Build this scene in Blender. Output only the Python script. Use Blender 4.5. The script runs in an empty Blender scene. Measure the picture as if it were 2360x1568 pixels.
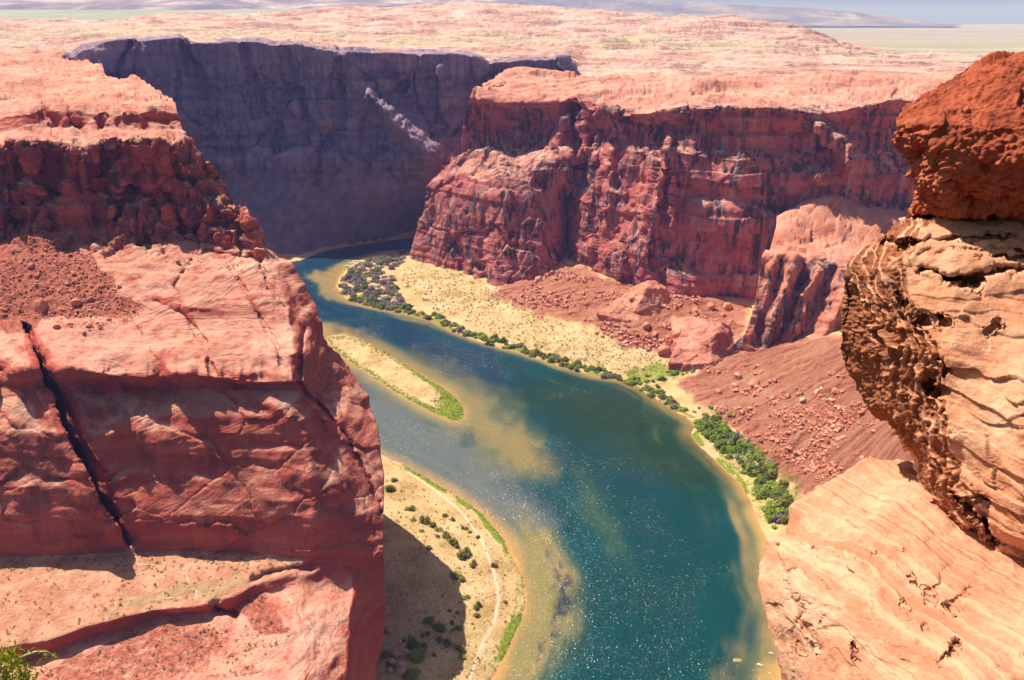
import bpy, math, random
import numpy as np
from mathutils import Vector, Matrix
S = bpy.context.scene
COL = S.collection
rng = np.random.default_rng(7)
random.seed(7)

# ------------------------------------------------------------------ camera model
F = 1853.0; CX = 1180.0; CY = 784.0; PITCH = math.radians(21.6); CAMZ = 300.0
cp, sp = math.cos(PITCH), math.sin(PITCH)

def ray(x, y):
    r = (np.asarray(x, float) - CX) / F; u = (CY - np.asarray(y, float)) / F
    return r, cp + u * sp, -sp + u * cp

def pos(x, y, Y):
    dx, dy, dz = ray(x, y); t = np.asarray(Y, float) / dy
    return np.stack([t * dx, t * dy, CAMZ + t * dz], -1)

def Yz(x, y, z):
    dx, dy, dz = ray(x, y)
    return (z - CAMZ) / dz * dy

def plan(x, y, z=0.0):
    dx, dy, dz = ray(x, y); t = (z - CAMZ) / dz
    return np.stack([t * dx, t * dy], -1)

def proj(p):
    X, Y, Z = p[..., 0], p[..., 1], p[..., 2] - CAMZ
    d = Y * cp - Z * sp; u = Y * sp + Z * cp
    return CX + F * X / d, CY - F * u / d

# ------------------------------------------------------------------ numpy noise
def _hash(ix, iy, iz, seed):
    h = (ix.astype(np.int64) * 374761393 + iy.astype(np.int64) * 668265263 + iz.astype(np.int64) * 2147483647 + seed * 974711) & 0xFFFFFFFF
    h = ((h ^ (h >> 13)) * 1274126177) & 0xFFFFFFFF
    h = ((h ^ (h >> 16)) * 2246822519) & 0xFFFFFFFF
    h = h ^ (h >> 15)
    return (h & 0xFFFFFF).astype(np.float32) / float(0xFFFFFF)

def vnoise(p, seed=0):
    i = np.floor(p); f = (p - i).astype(np.float32)
    f = f * f * f * (f * (f * 6 - 15) + 10)
    i = i.astype(np.int64); x, y, z = i[..., 0], i[..., 1], i[..., 2]
    fx, fy, fz = f[..., 0], f[..., 1], f[..., 2]
    def H(a, b, c): return _hash(x + a, y + b, z + c, seed)
    v00 = H(0,0,0) * (1-fx) + H(1,0,0) * fx; v10 = H(0,1,0) * (1-fx) + H(1,1,0) * fx
    v01 = H(0,0,1) * (1-fx) + H(1,0,1) * fx; v11 = H(0,1,1) * (1-fx) + H(1,1,1) * fx
    v0 = v00 * (1-fy) + v10 * fy; v1 = v01 * (1-fy) + v11 * fy
    return (v0 * (1-fz) + v1 * fz) * 2 - 1

def fbm(p, oc=4, seed=0, gain=.5):
    s = 0; a = 1.0; q = np.array(p, float); n = 0
    for k in range(oc):
        s = s + a * vnoise(q, seed + k * 17); n += a; a *= gain; q = q * 2.03 + 11.7
    return s / n * 1.6

def ridged(p, oc=4, seed=0):
    s = 0; a = 1.0; q = np.array(p, float); n = 0
    for k in range(oc):
        s = s + a * (1 - np.abs(vnoise(q, seed + k * 13)) * 2); n += a; a *= .5; q = q * 2.07 + 5.3
    return s / n

def worley(p, seed=0):
    i = np.floor(p).astype(np.int64); f1 = np.full(p.shape[:-1], 9.0); f2 = f1.copy(); cid = np.zeros(p.shape[:-1])
    for a in (-1, 0, 1):
        for b in (-1, 0, 1):
            for c in (-1, 0, 1):
                x, y, z = i[..., 0] + a, i[..., 1] + b, i[..., 2] + c
                qx = x + _hash(x, y, z, seed); qy = y + _hash(x, y, z, seed + 1); qz = z + _hash(x, y, z, seed + 2)
                d = np.sqrt((qx - p[..., 0])**2 + (qy - p[..., 1])**2 + (qz - p[..., 2])**2)
                m = d < f1
                f2 = np.where(m, f1, np.minimum(f2, d)); cid = np.where(m, _hash(x, y, z, seed + 5), cid); f1 = np.where(m, d, f1)
    return f1, f2, cid

def facets(p, seed=0):
    """fractured faces: every cell is a plane with its own tilt and set-back; also the distance to the joints"""
    i = np.floor(p).astype(np.int64); f1 = np.full(p.shape[:-1], 9.0); f2 = f1.copy(); out = np.zeros(p.shape[:-1])
    for a in (-1, 0, 1):
        for b in (-1, 0, 1):
            for c in (-1, 0, 1):
                x, y, z = i[..., 0] + a, i[..., 1] + b, i[..., 2] + c
                ox = p[..., 0] - x - _hash(x, y, z, seed); oy = p[..., 1] - y - _hash(x, y, z, seed + 1); oz = p[..., 2] - z - _hash(x, y, z, seed + 2)
                d = np.sqrt(ox * ox + oy * oy + oz * oz); m = d < f1
                v = (_hash(x, y, z, seed + 5) - .5) * 1.2 + ox * (_hash(x, y, z, seed + 6) - .5) * 1.6 + oy * (_hash(x, y, z, seed + 7) - .5) * 1.6 + oz * (_hash(x, y, z, seed + 8) - .5) * 1.2
                f2 = np.where(m, f1, np.minimum(f2, d)); out = np.where(m, v, out); f1 = np.where(m, d, f1)
    return out, f2 - f1

def beds(c, h, seed=0):
    """random set-back of each bed along the coordinate c, bed thickness h"""
    i = np.floor(c / h).astype(np.int64); o = np.zeros_like(i)
    return _hash(i, o, o, seed) - .5

def terrace(n, st, sharp=.8):
    k = np.floor(n / st); return st * (k + sstep(sharp, 1, n / st - k))

def sstep(a, b, x):
    t = np.clip((x - a) / (b - a), 0, 1); return t * t * (3 - 2 * t)

def smooth(a, sig, axis):
    if sig <= 0: return a
    r = int(3 * sig) + 1; k = np.exp(-.5 * (np.arange(-r, r + 1) / sig)**2); k /= k.sum()
    a = np.moveaxis(a, axis, 0); pad = np.concatenate([2 * a[:1] - a[r:0:-1], a, 2 * a[-1:] - a[-2:-r-2:-1]], 0)
    out = sum(k[j] * pad[j:j + a.shape[0]] for j in range(2 * r + 1))
    return np.moveaxis(out, 0, axis)

def seg_dist(px, py, line, closed=False):
    """distance to a polyline, arc length of the nearest point"""
    L = list(line) + ([line[0]] if closed else [])
    best = np.full(px.shape, 1e18); arc = np.zeros(px.shape); acc = 0.0
    for (x0, y0), (x1, y1) in zip(L[:-1], L[1:]):
        ex, ey = x1 - x0, y1 - y0; l2 = ex * ex + ey * ey + 1e-9
        t = np.clip(((px - x0) * ex + (py - y0) * ey) / l2, 0, 1)
        d = (px - x0 - t * ex)**2 + (py - y0 - t * ey)**2
        m = d < best; best = np.where(m, d, best); arc = np.where(m, acc + t * math.sqrt(l2), arc); acc += math.sqrt(l2)
    return np.sqrt(best), arc

def inside(px, py, poly):
    c = np.zeros(px.shape, bool); n = len(poly)
    for k in range(n):
        x0, y0 = poly[k]; x1, y1 = poly[(k + 1) % n]
        if y0 == y1: continue
        c ^= ((y0 > py) != (y1 > py)) & (px < (x1 - x0) * (py - y0) / (y1 - y0) + x0)
    return c

def pmask(px, py, poly, soft=8):
    q = np.stack([px / 26, py / 26, 0 * px], -1); a = min(soft, 14) * 1.3
    px = px + fbm(q, 4, 901) * a; py = py + fbm(q + 31, 4, 902) * a * .7
    d, _ = seg_dist(px, py, poly, True)
    return sstep(-soft, soft, np.where(inside(px, py, poly), d, -d))

# ------------------------------------------------------------------ mesh helpers
def grid_mesh(name, V, mat, attrs=None, kind=None, smooth_shade=True, parent=None):
    ny, nx = V.shape[:2]
    idx = np.arange(ny * nx).reshape(ny, nx)
    q = np.stack([idx[:-1, :-1], idx[:-1, 1:], idx[1:, 1:], idx[1:, :-1]], -1).reshape(-1, 4)
    return raw_mesh(name, V.reshape(-1, 3), q, mat, attrs, kind, smooth_shade, parent)

def raw_mesh_data(name, V, faces, mat, attrs=None, smooth_shade=True):
    me = bpy.data.meshes.new(name)
    nf, k = faces.shape
    me.vertices.add(len(V)); me.vertices.foreach_set('co', np.ascontiguousarray(V, np.float32).ravel())
    me.loops.add(nf * k); me.loops.foreach_set('vertex_index', faces.astype(np.int32).ravel())
    me.polygons.add(nf); me.polygons.foreach_set('loop_start', (np.arange(nf) * k).astype(np.int32))
    try: me.polygons.foreach_set('loop_total', np.full(nf, k, np.int32))
    except Exception: pass
    me.polygons.foreach_set('use_smooth', np.full(nf, smooth_shade))
    me.update(calc_edges=True); me.validate()
    for an, av in (attrs or {}).items():
        av = np.asarray(av, np.float32)
        if av.ndim >= 2 and av.shape[-1] in (3, 4) and av.size != len(V):
            c = av.reshape(-1, av.shape[-1])
            if c.shape[1] == 3: c = np.concatenate([c, np.ones((len(c), 1), np.float32)], 1)
            a = me.attributes.new(an, 'FLOAT_COLOR', 'POINT'); a.data.foreach_set('color', c.ravel())
        else:
            a = me.attributes.new(an, 'FLOAT', 'POINT'); a.data.foreach_set('value', av.ravel())
    if mat: me.materials.append(mat)
    return me

def link(name, me, parent=None):
    o = bpy.data.objects.new(name, me); COL.objects.link(o)
    if parent: o.parent = parent
    return o

def raw_mesh(name, V, faces, mat, attrs=None, kind=None, smooth_shade=True, parent=None):
    o = link(name, raw_mesh_data(name, V, faces, mat, attrs, smooth_shade), parent)
    if kind: o['kind'] = kind
    return o

def tag(o, label, cat, group=None):
    o['label'] = label; o['category'] = cat
    if group: o['group'] = group
    return o

def grid_normals(V):
    du = np.gradient(V, axis=1); dv = np.gradient(V, axis=0)
    n = np.cross(du, dv); n /= np.linalg.norm(n, axis=-1, keepdims=True) + 1e-9
    return n

def sunlit_mask(V, lo=.62, hi=.93):
    n = grid_normals(smooth(smooth(V, 2, 0), 2, 1)); return sstep(lo, hi, np.abs(n[..., 2]))  # picks the upward faces that get the painted sunlit colour

def loft(rows, nx, step=2.6, sig=(1.2, 1.2), dYs=5.0):
    """rows: polylines of (x, y, Y) monotone in x, ordered along the surface. Returns xp, yp, w (=1/Y) grids."""
    R = []
    for r in rows:
        r = np.array(r, float); f = np.linspace(0, 1, nx); xs = r[0, 0] + f * (r[-1, 0] - r[0, 0])
        R.append(np.stack([xs, np.interp(xs, r[:, 0], r[:, 1]), np.interp(xs, r[:, 0], 1 / r[:, 2])], -1))
    out = []
    for a, b in zip(R[:-1], R[1:]):
        n = max(3, int(np.median(np.abs(a[:, 1] - b[:, 1]) + .3 * np.abs(a[:, 0] - b[:, 0])) / step), int(np.median(np.abs(1 / a[:, 2] - 1 / b[:, 2])) / dYs))
        t = np.linspace(0, 1, n, endpoint=False)[:, None, None]
        out.append(a[None] * (1 - t) + b[None] * t)
    out.append(R[-1][None])
    G = np.concatenate(out, 0)
    G = smooth(smooth(G, sig[0], 0), sig[1], 1)
    return G

def features(G, feats, warp=2.2):
    """each feature: (polyline in picture coords, half width, metres towards (-) or away (+) along the sight line, power)"""
    Y = 1 / G[..., 2]
    q = np.stack([G[..., 0] / 17, G[..., 1] / 17, 0 * G[..., 0]], -1)
    WX = G[..., 0] + fbm(q, 4, 911) * warp * 2; WY = G[..., 1] + fbm(q + 31, 4, 912) * warp * 2
    for line, w, d, pw in feats:
        x, y = WX, WY
        ds, arc = seg_dist(x, y, line)
        if isinstance(w, tuple):
            tot = sum(math.dist(a, b) for a, b in zip(line[:-1], line[1:]))
            ww = w[0] + (w[1] - w[0]) * arc / tot
        else: ww = w
        Y = Y + d * np.exp(-(ds / ww)**pw)
    return Y

def curtain(V, side, drops, n=10, back=(8, 26), zmin=-4, left=0.0):
    """close a side of the landform: columns that go back along the sight line and fall to the foot"""
    e = V[:, -1] if side == 'R' else V[:, 0]
    h = e[:, :2] / np.linalg.norm(e[:, :2], axis=1, keepdims=True)
    cols = []
    for k in range(1, n + 1):
        f = k / n
        c = e.copy(); c[:, :2] += h * (back[0] + (back[1] - back[0]) * f) * min(1, f * 3)
        c[:, 0] += left * f
        zt = np.minimum(e[:, 2], zmin)
        c[:, 2] = e[:, 2] * (1 - f**1.15) + zt * f**1.15
        cols.append(c)
    C = np.stack(cols, 1)
    return np.concatenate([V, C], 1) if side == 'R' else np.concatenate([C[:, ::-1], V], 1)

def pad_cols(A, n, side):
    e = A[:, -1:] if side == 'R' else A[:, :1]
    e = np.repeat(e, n, 1)
    return np.concatenate([A, e], 1) if side == 'R' else np.concatenate([e, A], 1)

# ------------------------------------------------------------------ materials
def mat_new(name):
    m = bpy.data.materials.new(name); m.use_nodes = True
    nt = m.node_tree; nt.nodes.clear()
    out = nt.nodes.new('ShaderNodeOutputMaterial'); b = nt.nodes.new('ShaderNodeBsdfPrincipled')
    nt.links.new(b.outputs[0], out.inputs[0])
    return m, nt, b

class N:
    def __init__(s, nt): s.nt = nt
    def node(s, t, **kw):
        n = s.nt.nodes.new(t)
        for k, v in kw.items(): setattr(n, k, v)
        return n
    def L(s, a, b): s.nt.links.new(a, b)
    def put(s, sock, v):
        if hasattr(v, 'is_output') or isinstance(v, bpy.types.NodeSocket): s.L(v, sock)
        else: sock.default_value = v
    def math(s, op, a, b=0.0, c=None, clamp=False):
        n = s.node('ShaderNodeMath', operation=op, use_clamp=clamp); s.put(n.inputs[0], a); s.put(n.inputs[1], b)
        if c is not None: s.put(n.inputs[2], c)
        return n.outputs[0]
    def vmul(s, v, k):
        n = s.node('ShaderNodeVectorMath', operation='MULTIPLY'); s.put(n.inputs[0], v); s.put(n.inputs[1], k); return n.outputs[0]
    def vadd(s, v, k):
        n = s.node('ShaderNodeVectorMath', operation='ADD'); s.put(n.inputs[0], v); s.put(n.inputs[1], k); return n.outputs[0]
    def dot(s, v, k):
        n = s.node('ShaderNodeVectorMath', operation='DOT_PRODUCT'); s.put(n.inputs[0], v); s.put(n.inputs[1], k); return n.outputs['Value']
    def noise(s, v, scale=1.0, detail=4.0, rough=.55, dist=0.0, dim='3D', w=None, color=False):
        n = s.node('ShaderNodeTexNoise', noise_dimensions=dim)
        if dim != '1D': s.put(n.inputs['Vector'], v)
        if w is not None: s.put(n.inputs['W'], w)
        n.inputs['Scale'].default_value = scale; n.inputs['Detail'].default_value = detail
        n.inputs['Roughness'].default_value = rough; n.inputs['Distortion'].default_value = dist
        return n.outputs['Color' if color else 0]
    def ramp(s, f, pts):
        n = s.node('ShaderNodeValToRGB'); s.put(n.inputs[0], f); e = n.color_ramp.elements
        while len(e) < len(pts): e.new(.5)
        for k, (p, c) in enumerate(pts):
            e[k].position = p; e[k].color = (*c, 1) if len(c) == 3 else c
        return n.outputs[0]
    def smooth(s, f, a, b):
        n = s.node('ShaderNodeMapRange', interpolation_type='SMOOTHSTEP'); s.put(n.inputs[0], f)
        n.inputs[1].default_value = a; n.inputs[2].default_value = b; return n.outputs[0]
    def mix(s, f, a, b, mode='MIX'):
        n = s.node('ShaderNodeMix', data_type='RGBA', blend_type=mode); s.put(n.inputs[0], f)
        for k, v in ((6, a), (7, b)):
            if isinstance(v, tuple): v = (*v, 1) if len(v) == 3 else v
            s.put(n.inputs[k], v)
        return n.outputs[2]
    def attr(s, name, out='Fac'):
        return s.node('ShaderNodeAttribute', attribute_name=name).outputs[out]
    def bump(s, h, dist, strength=1.0, normal=None):
        n = s.node('ShaderNodeBump'); s.put(n.inputs['Height'], h); n.inputs['Distance'].default_value = dist
        n.inputs['Strength'].default_value = strength
        if normal is not None: s.L(normal, n.inputs['Normal'])
        return n.outputs[0]

SUNLIT_TOPS = ((.42, .15, .095), (.57, .245, .16), (.71, .41, .295))  # sunlit look of upward faces put into the colour; walls stay redder
def rock_mat(name, pal, unit=1.0, xbed=1.0, xcell=.03, xfreq=.6, fine=1.0, varnish=None, zones=(), strata=.12, streak=.0, pale=None, tops=None):
    """pal: (dark, mid, light). unit scales all lengths. zones: (attr, colour a, colour b, speck scale)"""
    m, nt, b = mat_new(name); n = N(nt)
    P = n.node('ShaderNodeNewGeometry').outputs['Position']
    if unit != 1.0: P = n.vmul(P, (1 / unit,) * 3)
    warp = n.vadd(P, n.vmul(n.vadd(n.noise(P, .03, 2, color=True), (-.5,) * 3), (14, 14, 14)))
    sv = n.vmul(warp, (.012, .012, strata))
    s1 = n.noise(sv, 1.0, 5, .65)
    blot = n.noise(P, .05, 5, .6)
    grain = n.noise(P, .9, 4, .7)
    f = n.math('ADD', n.math('MULTIPLY', s1, .55), n.math('MULTIPLY', blot, .35))
    f = n.math('ADD', f, n.math('MULTIPLY', grain, .25))
    col = n.ramp(f, [(.40, pal[0]), (.56, pal[1]), (.74, pal[2])])
    tops = tops or SUNLIT_TOPS
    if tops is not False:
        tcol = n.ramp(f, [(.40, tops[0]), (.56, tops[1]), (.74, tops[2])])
        bl = n.math('MULTIPLY', n.attr('sunlit_tint'), n.smooth(n.noise(P, .12, 5, .7), .30, .52))  # amount of painted sunlight on the tops, broken up by noise
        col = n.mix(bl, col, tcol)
    # cross-bedding: each block of old dune has its own set of parallel laminae
    vor = n.node('ShaderNodeTexVoronoi'); n.put(vor.inputs['Vector'], n.vmul(warp, (xcell, xcell, xcell * 2.1))); vor.inputs['Scale'].default_value = 1
    d = n.vadd(n.vmul(vor.outputs['Color'], (1.1, 1.1, .5)), (-.55, -.55, .75))
    w = n.dot(n.vadd(P, n.vmul(n.noise(P, .09, 2, color=True), (5, 5, 3))), d)
    lam = n.noise(None, xfreq, 3, .6, dim='1D', w=w)
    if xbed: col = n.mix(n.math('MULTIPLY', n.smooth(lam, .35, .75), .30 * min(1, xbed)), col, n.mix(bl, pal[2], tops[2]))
    if varnish:
        st = n.noise(n.vmul(P, (.16, .16, .012)), 1, 5, .7)
        vm = n.math('MULTIPLY', n.smooth(st, .45, .57), n.smooth(n.noise(P, .022, 3), .38, .54))
        vm = n.math('MULTIPLY', vm, n.attr('varnish'))
        col = n.mix(n.math('MULTIPLY', vm, .93), col, varnish)
        if pale:
            st2 = n.noise(n.vmul(n.vadd(P, (37, 11, 5)), (.13, .13, .014)), 1, 5, .7)
            vm2 = n.math('MULTIPLY', n.smooth(st2, .52, .66), n.attr('varnish'))
            col = n.mix(n.math('MULTIPLY', vm2, .6), col, pale)
    hh = n.math('MULTIPLY', lam, .9 * xbed)
    if zones:
        for an, ca, cb, sc in zones:
            a = n.attr(an)
            zc = n.mix(n.smooth(n.noise(P, sc, 5, .7), .38, .64), ca, cb)
            edge = n.math('ADD', a, n.math('MULTIPLY', n.math('SUBTRACT', n.noise(P, sc * .6, 5, .7), .5), .7))
            e = n.smooth(edge, .42, .62)
            col = n.mix(e, col, zc)
            hh = n.math('MULTIPLY', hh, n.math('SUBTRACT', 1.0, e))
    n.put(b.inputs['Base Color'], col)
    b.inputs['Roughness'].default_value = .92; b.inputs['Specular IOR Level'].default_value = .15
    h = n.math('ADD', hh, n.math('MULTIPLY', n.noise(P, .45, 7, .68), 1.2 * fine))
    n.put(b.inputs['Normal'], n.bump(h, .9 * unit, 1.0))
    return m

RED = ((.32, .07, .038), (.52, .15, .08), (.66, .27, .16))
PINK = ((.38, .16, .11), (.56, .28, .19), (.70, .43, .32))
M_left = rock_mat('left_sandstone', ((.30, .042, .028), (.47, .085, .052), (.60, .19, .12)), xbed=.8, xcell=.022, xfreq=.75, varnish=(.075, .045, .04), strata=.10,
                  zones=(('talus', (.27, .065, .04), (.48, .15, .09), .5), ('sand', (.45, .185, .105), (.61, .31, .185), .10), ('olive', (.32, .18, .09), (.48, .28, .155), .12), ('trail', (.72, .50, .32), (.78, .58, .40), .3)))
M_mesa = rock_mat('mesa_sandstone', ((.28, .050, .042), (.46, .105, .085), (.62, .24, .19)), xbed=.7, xcell=.016, xfreq=.32, varnish=(.05, .035, .038), pale=(.50, .36, .34), strata=.07, fine=1.2)
M_far = rock_mat('far_wall_sandstone', ((.13, .10, .185), (.27, .19, .28), (.44, .30, .31)), xbed=.4, xcell=.01, xfreq=.2, varnish=(.05, .036, .036), pale=(.36, .25, .20), strata=.06, fine=1.6,  # blue of the distant haze is mixed into this palette
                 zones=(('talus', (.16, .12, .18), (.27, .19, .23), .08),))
M_butt = rock_mat('buttress_sandstone', RED, xbed=.5, xcell=.02, xfreq=.4, varnish=(.07, .05, .05), pale=(.42, .33, .33), strata=.03)

def ground_mat():
    m, nt, b = mat_new('canyon_floor'); n = N(nt)
    P = n.node('ShaderNodeNewGeometry').outputs['Position']
    sand = n.ramp(n.math('ADD', n.math('MULTIPLY', n.noise(P, .05, 5, .65), .6), n.math('MULTIPLY', n.noise(P, .8, 5, .7), .4)),
                  [(.38, (.36, .22, .085)), (.5, (.55, .365, .165)), (.66, (.69, .50, .29))])
    tal = n.ramp(n.math('ADD', n.math('MULTIPLY', n.noise(n.vmul(n.vadd(P, n.vmul(n.noise(P, .03, 2, color=True), (20, 20, 0))), (.018, .15, .02)), 1, 5, .65), .62), n.math('MULTIPLY', n.noise(P, .9, 6, .75), .38)),
                 [(.38, (.30, .075, .04)), (.48, (.59, .215, .115)), (.64, (.72, .38, .26))])
    gr = n.ramp(n.noise(P, .6, 5, .7), [(.35, (.10, .14, .015)), (.55, (.22, .26, .025)), (.75, (.40, .33, .08))])
    e = n.math('ADD', n.attr('talus'), n.math('MULTIPLY', n.math('SUBTRACT', n.noise(P, .06, 5, .7), .5), .8))
    col = n.mix(n.smooth(e, .40, .62), sand, tal)
    e2 = n.math('ADD', n.attr('grass'), n.math('MULTIPLY', n.math('SUBTRACT', n.noise(P, .25, 5, .7), .5), .9))
    col = n.mix(n.smooth(e2, .42, .64), col, gr)
    col = n.mix(n.math('MULTIPLY', n.attr('path'), .85), col, (.74, .58, .42))
    col = n.mix(n.attr('wet'), col, (.36, .20, .07))
    n.put(b.inputs['Base Color'], col); b.inputs['Roughness'].default_value = .95; b.inputs['Specular IOR Level'].default_value = .1
    h = n.math('ADD', n.noise(P, .7, 7, .72), n.math('MULTIPLY', n.math('MULTIPLY', n.noise(n.vmul(P, (.25, .6, .4)), 1, 6, .8), 4.5), n.attr('talus')))
    n.put(b.inputs['Normal'], n.bump(h, 1.1))
    return m

def plateau_mat():
    m, nt, b = mat_new('plateau_slickrock'); n = N(nt)
    P = n.node('ShaderNodeNewGeometry').outputs['Position']
    f = n.math('ADD', n.math('MULTIPLY', n.noise(n.vmul(P, (.006, .006, .05)), 1, 6, .65), .6), n.math('MULTIPLY', n.noise(P, .06, 6, .7), .4))
    col = n.ramp(f, [(.40, (.44, .20, .14)), (.52, (.67, .41, .31)), (.66, (.78, .55, .45))])
    veg = n.mix(n.smooth(n.noise(P, .12, 4, .8), .42, .60), (.66, .47, .31), (.40, .32, .19))
    e = n.math('ADD', n.attr('scrub'), n.math('MULTIPLY', n.math('SUBTRACT', n.noise(P, .006, 5, .65), .5), .9))
    col = n.mix(n.math('MULTIPLY', n.smooth(e, .40, .70), .8), col, veg)
    dot = n.math('MULTIPLY', n.smooth(n.noise(P, .16, 2, .5), .60, .67), n.smooth(n.noise(P, .008, 3, .6), .42, .60))
    col = n.mix(n.math('MULTIPLY', dot, .7), col, (.13, .12, .06))
    n.put(b.inputs['Base Color'], col); b.inputs['Roughness'].default_value = .95; b.inputs['Specular IOR Level'].default_value = .1
    h = n.math('ADD', n.noise(n.vmul(P, (.05, .05, .2)), 1, 7, .7), n.math('MULTIPLY', n.noise(P, .3, 5, .7), .25))
    n.put(b.inputs['Normal'], n.bump(h, 7.0))
    return m

def plain_mat(name, pts, sc=(.0006, .0025, .002), bump=30):
    m, nt, b = mat_new(name); n = N(nt)
    P = n.node('ShaderNodeNewGeometry').outputs['Position']
    f = n.math('ADD', n.math('MULTIPLY', n.noise(n.vmul(P, sc), 1, 6, .6), .8), n.math('MULTIPLY', n.noise(P, .01, 5, .7), .2))
    n.put(b.inputs['Base Color'], n.ramp(f, pts)); b.inputs['Roughness'].default_value = 1; b.inputs['Specular IOR Level'].default_value = 0
    n.put(b.inputs['Normal'], n.bump(n.noise(P, .004, 7, .65), bump))
    return m

def water_mat():
    m, nt, b = mat_new('river_water'); n = N(nt)
    P = n.node('ShaderNodeNewGeometry').outputs['Position']
    col = n.attr('tone', 'Color')
    n.put(b.inputs['Base Color'], col)
    b.inputs['Roughness'].default_value = .12; b.inputs['IOR'].default_value = 1.33; b.inputs['Specular IOR Level'].default_value = .22
    h = n.math('ADD', n.math('MULTIPLY', n.noise(n.vmul(P, (1, 1.25, 1)), .5, 2, .5), 1.2), n.math('MULTIPLY', n.noise(n.vmul(P, (.9, 1.4, 1)), .12, 2, .5), 1.6))
    nb = n.node('ShaderNodeBump'); n.put(nb.inputs['Height'], n.math('MULTIPLY', h, n.attr('chop'))); nb.inputs['Distance'].default_value = .9; nb.inputs['Strength'].default_value = 1
    n.put(b.inputs['Normal'], nb.outputs[0])
    # wavelets: every cell of the surface is a small facet with its own tilt, steeper where the water is choppy
    vo = n.node('ShaderNodeTexVoronoi'); n.put(vo.inputs['Vector'], n.vmul(P, (3.6, 2.5, 0))); vo.inputs['Scale'].default_value = 1
    sx = n.node('ShaderNodeSeparateColor'); n.L(vo.outputs['Color'], sx.inputs[0])
    k = n.math('MULTIPLY', n.attr('chop'), n.math('ADD', n.math('MULTIPLY', sx.outputs[2], 1.9), .15))
    tx = n.math('MULTIPLY', n.math('SUBTRACT', sx.outputs[0], .5), k); ty = n.math('MULTIPLY', n.math('SUBTRACT', sx.outputs[1], .5), k)
    cn = n.node('ShaderNodeCombineXYZ'); n.L(tx, cn.inputs[0]); n.L(ty, cn.inputs[1]); cn.inputs[2].default_value = 1
    nm = n.node('ShaderNodeVectorMath', operation='NORMALIZE'); n.L(cn.outputs[0], nm.inputs[0])
    b.inputs['Coat Weight'].default_value = .55; b.inputs['Coat Roughness'].default_value = .27; b.inputs['Coat IOR'].default_value = 1.33
    n.L(nm.outputs[0], b.inputs['Coat Normal'])
    return m

def leaf_mat(name, a, c, tr=.25):
    m, nt, b = mat_new(name); n = N(nt)
    oi = n.node('ShaderNodeObjectInfo').outputs['Random']
    P = n.node('ShaderNodeNewGeometry').outputs['Position']
    f = n.math('ADD', n.math('MULTIPLY', oi, .5), n.math('MULTIPLY', n.noise(P, 1.2, 3, .7), .6))
    col = n.ramp(f, [(.25, a), (.85, c)])
    n.put(b.inputs['Base Color'], col); b.inputs['Roughness'].default_value = .7; b.inputs['Specular IOR Level'].default_value = .2
    if tr:
        t = n.node('ShaderNodeBsdfTranslucent'); n.put(t.inputs[0], col)
        mx = n.node('ShaderNodeMixShader'); mx.inputs[0].default_value = tr
        n.L(b.outputs[0], mx.inputs[1]); n.L(t.outputs[0], mx.inputs[2])
        out = [q for q in nt.nodes if q.type == 'OUTPUT_MATERIAL'][0]; n.L(mx.outputs[0], out.inputs[0])
    return m

def plain_col(name, c, rough=.7):
    m, nt, b = mat_new(name); n = N(nt)
    tc = n.node('ShaderNodeTexCoord').outputs['Object']
    n.put(b.inputs['Base Color'], n.mix(n.noise(tc, 3, 4), tuple(v * .82 for v in c), c)); b.inputs['Roughness'].default_value = rough
    return m

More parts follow.
